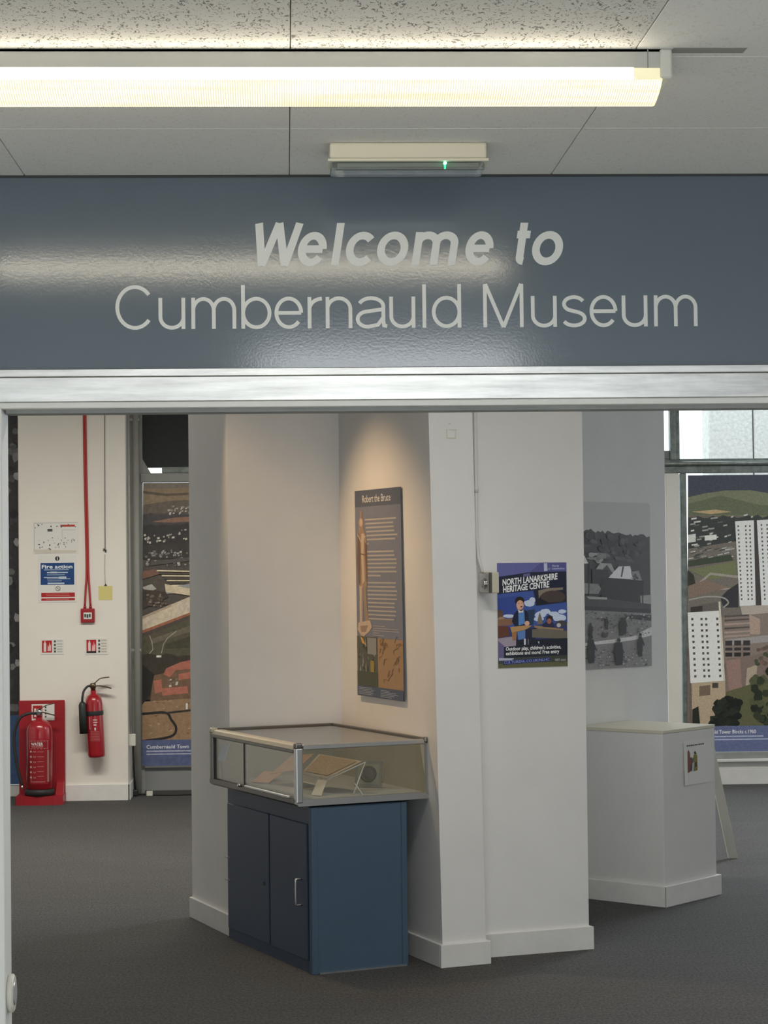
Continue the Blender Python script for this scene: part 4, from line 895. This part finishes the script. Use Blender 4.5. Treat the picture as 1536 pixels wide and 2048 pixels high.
slope_sheet(t, 'card', *off(P, (0.130, 0.150, 0.001), (0.152, 0.098, 0.001), (0.201, 0.152, 0.0565), (0.184, 0.204, 0.0565)), 0.002, mat('cream_card', rgb(206, 202, 182), 0.6))
P = (0.22, 0.56)
t = incase('brown_manuscript', P[0], P[1], fz, 0, 'brown document sheet behind the tan manuscript in the glass case', 'document')
slope_sheet(t, 'sheet', *off(P, (0.150, 0.64, 0.045), (0.185, 0.44, 0.075), (0.285, 0.475, 0.138), (0.265, 0.68, 0.112)), 0.002, parch2)
tube('support', off(P, (0.24, 0.55, 0.0), (0.24, 0.55, 0.098)), 0.003, acrylic, t, seg=6)
P = (0.18, 0.79)
t = incase('pale_brown_leaf', P[0], P[1], fz, 0, 'small flat brown leaf of paper beside the sliding glass panes', 'document')
slope_sheet(t, 'sheet', *off(P, (0.105, 0.75, 0.003), (0.150, 0.665, 0.003), (0.270, 0.80, 0.030), (0.225, 0.90, 0.030)), 0.002, mat('tan_paper', rgb(204, 166, 138), 0.7, noise=(12, 0.9, 1.06)))
# framed seal on a little wire easel
t = incase('seal_frame', 0.455, 0.30, fz, R(-38), 'small framed round seal on a wire easel inside the glass case', 'framed seal')
tilt = lambda x, z: (x, 0.25 * z, z)
fm = mat('pewter_frame', rgb(132, 130, 112), 0.5, noise=(20, 0.85, 1.1))
for a, b, c, d in ((-0.058, 0.004, 0.058, 0.016), (-0.058, 0.098, 0.058, 0.110), (-0.058, 0.016, -0.046, 0.098), (0.046, 0.016, 0.058, 0.098)):
    extrude_poly('frame_bar', [tilt(a, b), tilt(c, b), tilt(c, d), tilt(a, d)], (0, 0.008, 0), fm, t)
extrude_poly('mount', [tilt(-0.046, 0.016), tilt(0.046, 0.016), tilt(0.046, 0.098), tilt(-0.046, 0.098)], (0, 0.004, 0), mat('olive_mount', rgb(150, 146, 122), 0.6), t)
lathe('seal', [(0.034, 0), (0.036, 0.004), (0.030, 0.006), (0.028, 0.004), (0.020, 0.005), (0.012, 0.009)], (0, 0.0135, 0.057), mat('dark_wax', rgb(94, 88, 66), 0.5, noise=(60, 0.7, 1.2)), t, axis=(0, -1, 0.25), seg=24)
tube('easel_wire', [(0.062, 0.0, 0), (0.070, 0.03, 0.085)], 0.002, acrylic, t, seg=6); tube('easel_wire', [(0.05, 0.08, 0), (0.03, 0.03, 0.10)], 0.002, acrylic, t, seg=6)
# blue-white card seen through the far sliding pane
t = incase('caption_leaf', 0.075, 0.89, fz, 0, 'pale blue caption leaf standing behind the left sliding pane', 'card')
slope_sheet(t, 'leaf', (-0.055, 0.055, 0.088), (-0.040, 0.010, 0.085), (-0.015, 0.005, 0.160), (-0.030, 0.055, 0.160), 0.002, mat('pale_blue_card', rgb(200, 214, 228), 0.5))
tube('leaf_wire', [(-0.04, 0.03, 0), (-0.046, 0.03, 0.09)], 0.002, acrylic, t, seg=6)

# ================================================================== TEXT PANEL ON THE PIER (faces left)
EM = Matrix.Translation(EO) @ Matrix.Rotation(ER, 4, 'Z')
def epoint(x, y, z): return EM @ Vector((x, y, z))
# local frame: x runs from the far edge to the near edge (towards the camera), facing -B
def pier_x(y, z): return 0.603 - 0.050 * (z / 3.08) * (1 - (y + 0.078) / 1.098)   # the pier leans a little towards its foot
t = empty('text_panel', (0, 0, 0), 0, 'tall narrow grey text panel with standing stone figure on the pier side', 'information panel')
_o = epoint(pier_x(0.765, 1.069) - 0.001, 0.765, 1.069); _u = (epoint(pier_x(0.235, 1.069), 0.235, 1.069) - _o).normalized()
_v = (epoint(pier_x(0.5, 1.98), 0.5, 1.98) - epoint(pier_x(0.5, 1.069), 0.5, 1.069)).normalized(); _n = _u.cross(_v).normalized(); _v = _n.cross(_u)
t.matrix_world = Matrix.Translation(_o) @ Matrix((_u, -_n, _v)).transposed().to_4x4()
pw, ph = 0.532, 0.910
box('panel', 0, pw, -0.012, -0.008, 0, ph, mat('panel_grey', rgb(96, 98, 110), 0.5), t, bev=0.001)
for a, b in ((0.05, 0.05), (0.45, 0.05), (0.05, ph - 0.07), (0.45, ph - 0.07)): box('standoff', a, a + 0.02, -0.008, -0.001, b, b + 0.02, mat('dark_metal', None), t)
# picture units: u 0..100 across, v 0..400 down
p = Print((0, -0.012, 0), (1, 0, 0), (0, 0, 1), (0, -1, 0), lambda x, y: (x / 100 * pw, (400 - y) / 400 * ph), 1.15)
p.rect(0, 0, 100, 400, (116, 120, 134)); p.rect(0, 0, 100, 32, (86, 92, 106)); p.text('Robert the Bruce', 17, 24, 15, (222, 218, 208), 62)
for blk, (y0, n) in enumerate(((56, 7), (118, 7), (178, 10))):
    for k in range(n):
        last = (k == n - 1 and blk < 2)
        x0 = 22 + (4 if blk else 0) + (k * 0.8 if blk == 0 else 0); x1 = (30 if blk == 0 else 55) if last else rnd.uniform(82, 92)
        p.rect(x0, y0 + k * 7.7, x1, y0 + k * 7.7 + 3.2, (166, 162, 156))
for k in range(5): p.rect(36, 262 + k * 4.4, (62, 90, 92, 50, 60)[k], 263.6 + k * 4.4, (160, 156, 152))
# standing figure in pale stone: crown, head, cloak, legs, pedestal
stone, sdk, slt = (150, 128, 108), (108, 88, 72), (190, 170, 148)
p.poly([(11, 40), (17, 40), (16, 52), (20, 62), (18, 74), (8, 74), (7, 62), (11, 52)], stone); p.ell(13.5, 62, 3.6, 8, slt)
p.poly([(8, 74), (19, 74), (25, 92), (26, 130), (27, 160), (24, 190), (6, 190), (3, 150), (3, 110), (4, 90)], stone)
p.poly([(5, 92), (9, 80), (12, 120), (10, 180), (6, 186), (3, 140)], sdk); p.poly([(14, 84), (20, 84), (18, 126), (20, 176), (15, 182), (13, 130)], slt); p.poly([(21, 100), (26, 108), (26, 168), (23, 180), (22, 140)], sdk)
p.line([(6, 86), (15, 104), (22, 88)], 2, slt); p.line([(5, 122), (24, 126)], 2.5, sdk)
p.poly([(8, 186), (13, 186), (12, 260), (7, 262)], slt); p.poly([(16, 186), (22, 186), (24, 230), (28, 254), (20, 258), (17, 230)], stone); p.line([(14.5, 130), (14.0, 270)], 1.2, slt)
p.poly([(4, 258), (30, 252), (34, 266), (28, 274), (18, 282), (14, 290), (8, 280), (2, 272)], slt); p.poly([(8, 264), (26, 262), (20, 276), (10, 276)], stone)
# two pictures at the foot
p.rect(0, 284, 46, 380, (84, 86, 76)); p.rect(46, 286, 100, 382, (158, 128, 92))
for k in range(44):
    x, y = rnd.uniform(2, 40), rnd.uniform(290, 372); p.poly([(x, y), (x + rnd.uniform(1, 4), y - rnd.uniform(4, 16)), (x + rnd.uniform(2, 6), y + 4)], rnd.choice([(64, 68, 56), (110, 112, 98), (150, 146, 134), (52, 56, 48)]))
p.poly([(8, 284), (14, 288), (20, 300), (12, 298)], (196, 150, 76)); p.rect(30, 330, 38, 352, (150, 132, 62)); p.rect(0, 352, 46, 380, (72, 76, 56)); p.rect(24, 286, 44, 318, (138, 140, 138))
for k in range(24):
    x, y = rnd.uniform(48, 92), rnd.uniform(290, 372); p.line([(x, y), (x + rnd.uniform(-3, 9), y - rnd.uniform(3, 14)), (x + rnd.uniform(0, 10), y - rnd.uniform(2, 18))], 1.0, rnd.choice([(104, 78, 54), (120, 96, 68), (134, 106, 76)]))
p.rect(0, 380, 100, 400, (74, 84, 104))
for k in range(5): p.rect(3, 383 + k * 3.1, rnd.uniform(30, 42), 384.2 + k * 3.1, (150, 156, 168)); p.rect(52, 384 + k * 3, rnd.uniform(70, 96), 385.2 + k * 3, (150, 156, 168))
p.build('print', t, ink)

# ================================================================== BLUE POSTER ON THE PIER FACE
ang = ER + math.atan2(0.030 - 0.056, 1.338 - 0.785)
t = empty('heritage_poster', epoint(0.929, 0.0492 - 0.0005, 1.206), ang - R(0.8) + R(0.8), 'blue heritage centre poster with children on the white pier', 'poster')
pw, ph = 0.327, 0.446
box('sheet', 0, pw, -0.0016, -0.0003, 0, ph, board_white, t)
Q = lambda x, y: ((x - 372 - 0.021 * (y - 150)) / 840 * pw, (1 - (y - 160 + 0.018 * (x - 372)) / 1298) * ph)
p = Print((0, -0.0016, 0), (1, 0, 0), (0, 0, 1), (0, -1, 0), Q, 1.35)
def pr(x0, y0, x1, y1): return [(x0 + .021 * (y0 - 150), y0), (x1 + .021 * (y0 - 150), y0), (x1 + .021 * (y1 - 150), y1), (x0 + .021 * (y1 - 150), y1)]
L0, R0 = 378, 1206
p.poly([(L0, 164), (R0, 150), (R0 + 27, 1436), (L0 + 27, 1452)], (52, 62, 110))
p.poly([(L0, 164), (R0, 150), (R0 + 4, 300), (L0 + 4, 330)], (84, 84, 136)); p.poly([(L0, 164), (900, 156), (760, 280), (L0 + 4, 330)], (96, 98, 152))
p.poly([(430, 330), (760, 275), (1206, 262), (1216, 640), (1000, 655), (850, 670), (812, 500), (388, 545), (384, 345)], (38, 42, 58))
p.poly([(690, 300), (772, 284), (772, 324), (690, 330)], (96, 92, 132)); p.poly([(935, 162), (975, 162), (980, 255), (938, 262)], (176, 180, 198)); p.poly([(985, 225), (1015, 220), (1015, 240), (985, 244)], (120, 126, 150))
p.text('North', 1035, 205, 26, (196, 202, 216), 80); p.text('Lanarkshire', 1035, 238, 26, (196, 202, 216), 150)
p.poly([(388, 548), (812, 505), (845, 690), (1218, 650), (1225, 900), (395, 960)], (62, 84, 150)); p.poly([(390, 600), (640, 560), (600, 800), (392, 800)], (54, 72, 140))
for cx, cy, rx, ry in ((770, 660, 60, 40), (800, 620, 40, 34), (740, 650, 40, 26), (900, 800, 70, 40), (960, 760, 60, 34), (1130, 840, 80, 46), (1060, 790, 60, 30), (520, 815, 70, 22), (1160, 760, 50, 26), (880, 850, 60, 30)): p.ell(cx, cy, rx, ry, (186, 196, 216), 16, 0.12)
p.poly([(870, 500), (1000, 470), (1170, 462), (1165, 490), (1000, 510), (900, 560), (880, 600)], (128, 116, 104)); p.ell(1050, 580, 150, 80, (72, 62, 58)); p.poly([(840, 620), (900, 600), (1000, 650), (1180, 640), (850, 690)], (34, 36, 46))
p.text('NORTH LANARKSHIRE', 445, 440, 78, (236, 234, 228), 655, slope=-0.125, bold=0.03); p.text('HERITAGE CENTRE', 452, 526, 78, (236, 234, 228), 550, slope=-0.125, bold=0.03)
p.poly([(388, 740), (450, 745), (455, 830), (396, 850)], (92, 70, 58)); p.ell(435, 850, 40, 26, (150, 120, 92)); p.poly([(392, 860), (580, 840), (590, 900), (540, 930), (396, 935)], (128, 94, 72)); p.poly([(394, 935), (520, 940), (530, 1060), (398, 1085)], (96, 60, 48))
p.poly([(398, 1090), (610, 1060), (612, 1180), (402, 1200)], (150, 138, 152)); p.poly([(400, 1120), (470, 1180), (470, 1330), (404, 1330)], (98, 92, 130))
# child in a dark jacket
p.poly([(580, 800), (620, 745), (700, 735), (745, 760), (770, 850), (760, 930), (600, 950), (560, 880)], (32, 38, 56)); p.poly([(635, 765), (705, 755), (715, 910), (640, 930)], (86, 128, 184)); p.poly([(745, 745), (835, 730), (815, 920), (770, 930)], (44, 62, 84))
p.ell(650, 628, 56, 52, (44, 34, 32)); p.ell(655, 680, 44, 60, (206, 158, 132)); p.ell(672, 700, 14, 10, (120, 60, 54)); p.poly([(628, 735), (668, 755), (700, 735), (690, 770), (640, 775)], (210, 196, 190)); p.ell(640, 660, 6, 5, (60, 44, 40)); p.ell(676, 656, 6, 5, (60, 44, 40))
p.poly([(540, 950), (720, 930), (800, 935), (720, 985), (560, 1020)], (170, 134, 92)); p.poly([(820, 930), (1180, 975), (1170, 1010), (1060, 1020), (830, 960)], (142, 118, 92)); p.ell(740, 905, 30, 30, (206, 160, 136))
p.poly([(560, 1020), (620, 1010), (610, 1110), (570, 1120)], (150, 108, 66)); p.poly([(625, 1010), (720, 990), (720, 1090), (640, 1110)], (86, 120, 174)); p.poly([(720, 980), (850, 960), (840, 1130), (720, 1120)], (38, 40, 58))
p.poly([(870, 840), (890, 770), (915, 840), (930, 910), (860, 920)], (112, 104, 92)); p.poly([(920, 920), (980, 880), (1050, 890), (1070, 960), (930, 950)], (44, 46, 70)); p.ell(1010, 850, 40, 44, (52, 42, 42)); p.ell(1005, 880, 26, 34, (150, 96, 78))
p.ell(1150, 910, 70, 40, (70, 66, 70)); p.ell(1120, 930, 26, 26, (180, 176, 176)); p.poly([(800, 980), (930, 970), (1220, 1000), (1224, 1100), (800, 1080)], (104, 98, 86))
p.poly([(620, 1110), (1226, 1090), (1230, 1400), (470, 1410), (470, 1200), (612, 1180)], (36, 40, 50)); p.rect(706, 1095, 726, 1170, (206, 206, 210)); p.rect(750, 1100, 762, 1165, (110, 112, 130)); p.poly([(870, 1130), (890, 1130), (885, 1165)], (190, 190, 196))
p.text('Outdoor play, children\'s activities,', 490, 1240, 46, (226, 226, 224), 660, slope=-0.035, bold=0.02); p.text('exhibitions and more! Free entry', 492, 1296, 46, (226, 226, 224), 636, slope=-0.035, bold=0.02)
p.poly([(402, 1336), (1226, 1300), (1232, 1436), (405, 1452)], (62, 66, 60)); p.poly([(405, 1400), (1230, 1380), (1232, 1436), (405, 1452)], (92, 92, 66)); p.poly([(410, 1330), (590, 1335), (560, 1360), (410, 1362)], (170, 172, 190))
p.poly([(455, 1365), (1020, 1328), (1022, 1372), (462, 1415)], (44, 50, 96)); p.text('CULTURENL.CO.UK/NLHC', 470, 1402, 34, (140, 156, 214), 540, slope=-0.065)
p.text('VISIT', 1075, 1372, 28, (206, 206, 206), 60); p.rect(1145, 1348, 1210, 1372, (120, 120, 122))
p.build('print', t, ink)

# switch box and conduit in the corner of the pier
t = empty('switch_box', epoint(0.845, 0.053, 1.525), ER, 'small metal-clad switch box beside the blue poster', 'switch box')
box('case', 0.004, 0.046, -0.108, -0.003, 0, 0.088, mat('cream_switch', rgb(206, 200, 180), 0.45), t, bev=0.004, seg=2)
box('metal_plate', 0.0, 0.005, -0.104, -0.008, 0.004, 0.084, chrome, t, bev=0.002)
box('frame_edge', 0.001, 0.012, -0.1095, -0.102, 0.002, 0.086, mat('dark_olive', rgb(84, 86, 76), 0.5), t)
lathe('knob', [(0.024, 0), (0.022, 0.008), (0.014, 0.012)], (0.0, -0.055, 0.040), chrome, t, axis=(-1, 0, 0), seg=18)
t = empty('conduit', epoint(0.832, 0.040, 1.613), ER, 'white conduit rising up the pier corner from the switch box', 'conduit')
tube('conduit_tube', [(0.012, -0.030, 0.0), (0.003, -0.012, 0.06), (0.0, -0.004, 0.16), (0.0, -0.004, 1.44)], 0.0075, frame_white, t, seg=10)
lathe('coupling', [(0.0105, 0), (0.0105, 0.03)], (0.0, -0.004, 0.335), frame_white, t, seg=12)
# faint tape ghost left on the pier front, near the top
WP = bpy.data.objects['wall_pier']
p = Print((0.603, -0.078, 0), (1, 0, 0), (0, 0, 1), (0, -1, 0), lambda x, y: (x - 0.033, y), 1.0)
gc = (214, 208, 194)
for a, b, c, d in ((0.075, 2.165, 0.118, 2.170), (0.075, 2.165, 0.080, 2.205), (0.115, 2.165, 0.119, 2.195), (0.086, 2.200, 0.112, 2.204), (0.086, 2.225, 0.096, 2.229), (0.104, 2.198, 0.124, 2.203)): p.rect(a, b, c, d, gc)
p.build('tape_ghost', WP)

# ================================================================== PLINTH AND MURAL
PO, PR = (1.788, 9.97, 0), R(47)
t = empty('plinth', PO, PR, 'plain white exhibition plinth with skirting standing corner-on', 'plinth')
box('body', 0.018, 0.490, 0.018, 0.5275, 0, 0.824, plinth_m, t, bev=0.002)
box('top_board', 0.016, 0.492, 0.016, 0.5275, 0.824, 0.840, plinth_top, t, bev=0.0015)
boxes('skirting_board', [(0.0, 0.508, 0.0, 0.018, 0, 0.100), (0.0, 0.018, 0.018, 0.526, 0, 0.100), (0.490, 0.508, 0.018, 0.526, 0, 0.100)], skirt, t, bev=0.002)
boxes('mitre', [(-0.0008, 0.0008, -0.0008, 0.0008, 0.0, 0.098)], mat('mitre_dark', rgb(70, 68, 64), 0.8), t)  # thin dark line down the corner joint of the skirting
q = Matrix.Translation(PO) @ Matrix.Rotation(PR, 4, 'Z') @ Vector((0.200, 0.0172, 0.562))
t = empty('paper_notice', q, PR, 'white paper notice with a colourful drawing taped to the plinth', 'notice')
sw, shh = 0.272, 0.216
bm = bmesh.new(); rows = []
for j in range(5):
    rows.append([bm.verts.new((sw * i / 8, -0.0012 - (0.006 * max(0, (1 - i / 2.0)) ** 2 * (1 - j / 4)) - 0.0025 * math.sin(PI * i / 8) * 0.5, shh * j / 4)) for i in range(9)])
for a, b in zip(rows, rows[1:]):
    for i in range(8): bm.faces.new((a[i], a[i + 1], b[i + 1], b[i]))
frombm('sheet', bm, board_white, t)
p = Print((0, -0.0032, 0), (1, 0, 0), (0, 0, 1), (0, -1, 0), lambda x, y: ((x - 880) / 260 * sw, (700 - y) / 330 * shh), 0.95)
for k in range(9): p.rect(905 + k * 17, 404, 905 + k * 17 + rnd.uniform(9, 14), 414, (60, 58, 60))
p.poly([(912, 450), (922, 440), (932, 470), (936, 600), (912, 612)], (126, 70, 54)); p.poly([(934, 500), (948, 496), (950, 596), (936, 600)], (60, 52, 66)); p.poly([(950, 510), (962, 500), (970, 520), (972, 600), (950, 602)], (86, 112, 112)); p.poly([(962, 486), (976, 474), (994, 490), (996, 600), (966, 604)], (140, 128, 56)); p.poly([(964, 470), (976, 452), (990, 480)], (54, 50, 44)); p.poly([(952, 540), (966, 536), (960, 600), (946, 604)], (196, 200, 204)); p.poly([(972, 540), (990, 536), (990, 572), (974, 576)], (70, 60, 40)); p.poly([(936, 512), (946, 520), (942, 556), (934, 552)], (150, 60, 56))
p.build('print', t, ink)
# wooden easel standing behind the plinth
t = empty('easel', (2.20, 11.55, 0), 0, 'white painted wooden easel with its leg splayed out behind the plinth', 'easel')
wood = mat('white_painted_wood', rgb(206, 204, 194), 0.5, noise=(6, 0.92, 1.04, (1, 1, 0.2)))
def leg(a, b, w, d, name='leg'):
    a, b = Vector(a), Vector(b); ux = Vector((1, 0, 0)) * w / 2; uy = Vector((0, 1, 0)) * d / 2; bm = bmesh.new()
    r = [[bm.verts.new(q + sx * ux + sy * uy) for sx, sy in ((-1, -1), (1, -1), (1, 1), (-1, 1))] for q in (a, b)]
    bm.faces.new(r[0][::-1]); bm.faces.new(r[1])
    for k in range(4): bm.faces.new((r[0][k], r[0][(k + 1) % 4], r[1][(k + 1) % 4], r[1][k]))
    bmesh.ops.bevel(bm, geom=bm.edges[:], offset=0.002, segments=1, affect='EDGES')
    return frombm(name, bm, wood, t)
leg((0.255, 0.03, 0), (0.095, -0.045, 0.74), 0.052, 0.022); leg((-0.355, 0.03, 0), (-0.195, -0.045, 0.74), 0.052, 0.022); leg((-0.05, 0.42, 0), (-0.05, 0.0, 0.72), 0.045, 0.022)
box('cross_rail', -0.262, 0.150, -0.036, -0.012, 0.43, 0.47, wood, t, bev=0.002)
box('top_rail', -0.215, 0.115, -0.055, -0.030, 0.70, 0.74, wood, t, bev=0.002)

# black-and-white village photograph
FMx = Matrix.Translation(FO) @ Matrix.Rotation(FR, 4, 'Z')
t = empty('village_photograph', FMx @ Vector((-0.66, -0.0005, 1.113)), FR, 'large black and white photograph of thatched houses and villagers on the wall', 'photograph')
pw, ph = 0.876, 0.84
# rounded right corners
def rr(w, h, r):
    return [(0, 0)] + [(w - r + r * math.sin(R(a)), r - r * math.cos(R(a))) for a in (0, 30, 60, 90)] + [(w - r + r * math.cos(R(a)), h - r + r * math.sin(R(a))) for a in (0, 30, 60, 90)] + [(0, h)]
extrude_poly('panel', [(x, -0.004, z) for x, z in rr(pw, ph, 0.02)], (0, 0.0035, 0), mat('mural_grey', rgb(212, 211, 210), 0.6), t)
# picture units: zoomed photo pixels; the right 490 units span 0.642 m
p = Print((0, -0.004, 0), (1, 0, 0), (0, 0, 1), (0, -1, 0), lambda x, y: (pw - (600 + 0.012 * (y - 900) - 12 - x) / 490 * 0.642 - 0.012, (1838 - y - 0.088 * (x - 110) + 0.0) / 1120 * ph * 1.0), 1.9)
yy = lambda x, y: y
XL = -40
p.poly([(XL, 912)] + [(XL + k * 16, 905 + rnd.uniform(-14, 12)) for k in range(39)] + [(592, 905), (598, 1500), (XL, 1500)], (58, 57, 57))
for k in range(70): p.ell(rnd.uniform(XL + 20, 570), rnd.uniform(925, 1090), rnd.uniform(12, 34), rnd.uniform(10, 26), rnd.choice([(48, 47, 47), (66, 65, 65), (54, 53, 53), (74, 73, 72)]), 9, 0.2)
p.poly([(XL, 1080), (110, 1080), (140, 1075), (165, 1125), (110, 1135), (XL, 1135)], (186, 184, 182)); p.poly([(XL, 1135), (170, 1130), (172, 1330), (XL, 1330)], (54, 53, 53))
for k in range(16): p.ell(rnd.uniform(180, 300), rnd.uniform(1058, 1105), rnd.uniform(14, 28), rnd.uniform(8, 18), rnd.choice([(112, 110, 109), (136, 134, 132), (96, 95, 94)]), 10, 0.2)
p.poly([(215, 1160), (245, 1115), (320, 1115), (345, 1170), (300, 1180)], (140, 138, 136)); p.poly([(260, 1160), (290, 1125), (330, 1180), (300, 1215)], (60, 59, 58)); p.poly([(190, 1160), (300, 1160), (310, 1210), (310, 1330), (190, 1330)], (46, 45, 45))
p.poly([(300, 1212), (370, 1130), (450, 1122), (470, 1200), (480, 1212)], (208, 206, 203)); p.poly([(384, 1200), (396, 1130), (408, 1126), (394, 1200)], (62, 61, 60)); p.poly([(455, 1160), (510, 1150), (540, 1230), (470, 1215)], (118, 116, 114))
for k in range(10): p.ell(rnd.uniform(460, 540), rnd.uniform(1165, 1225), 8, 8, rnd.choice([(60, 59, 58), (160, 158, 156)]), 7, 0.3)
p.poly([(250, 1215), (545, 1215), (545, 1375), (250, 1380)], (38, 37, 38)); p.poly([(XL, 1258), (230, 1258), (250, 1290), (230, 1325), (XL, 1335)], (112, 110, 108)); p.poly([(520, 1320), (596, 1310), (597, 1385), (525, 1395)], (134, 132, 130)); p.line([(172, 1120), (165, 1370)], 7, (42, 41, 41)); p.line([(540, 1240), (536, 1400)], 8, (40, 39, 39))
p.poly([(XL, 1330), (597, 1375), (597, 1420), (XL, 1420)], (60, 59, 59)); p.poly([(150, 1345), (290, 1345), (290, 1360), (170, 1362)], (140, 138, 136)); p.rect(XL, 1410, 597, 1440, (44, 43, 43))
p.poly([(XL, 1438), (599, 1438), (602, 1800), (XL, 1845)], (112, 110, 109)); p.poly([(410, 1460), (599, 1450), (599, 1490), (420, 1480)], (50, 49, 49))
p.poly([(XL, 1690), (110, 1660), (330, 1625), (470, 1600), (600, 1530), (600, 1590), (480, 1625), (330, 1650), (180, 1668), (XL, 1705)], (178, 176, 174))
for k in range(260):
    x, y = rnd.uniform(XL, 590), rnd.choice([rnd.uniform(1445, 1600), rnd.uniform(1680, 1800)]); g = rnd.choice([70, 84, 136, 156, 60, 112])
    p.ell(x, y - 0.0, rnd.uniform(4, 10), rnd.uniform(3, 7), (g, g - 1, g - 2), 6, 0.3)
def villager(x, y, h, w=1.0):
    c = (36, 35, 36)
    p.ell(x, y - h * .92, h * .07, h * .08, c, 8); p.poly([(x - h * .09 * w, y - h * .84), (x + h * .09 * w, y - h * .84), (x + h * .13 * w, y - h * .5), (x + h * .10 * w, y - h * .02), (x - h * .08 * w, y), (x - h * .13 * w, y - h * .5)], c)
    p.poly([(x + h * .08, y - h * .8), (x + h * .19, y - h * .5), (x + h * .15, y - h * .45), (x + h * .04, y - h * .7)], c)
villager(172, 1620, 100); villager(175, 1790, 190); villager(280, 1560, 85); p.ell(268, 1600, 20, 16, (60, 59, 58)); villager(382, 1600, 125); villager(402, 1590, 115); villager(362, 1800, 185, 1.3); villager(512, 1740, 165, 0.8)
p.build('print', t, ink_photo_fine)

# nothing may shade on an empty material slot
for m in list(bpy.data.materials): m.use_backface_culling = False
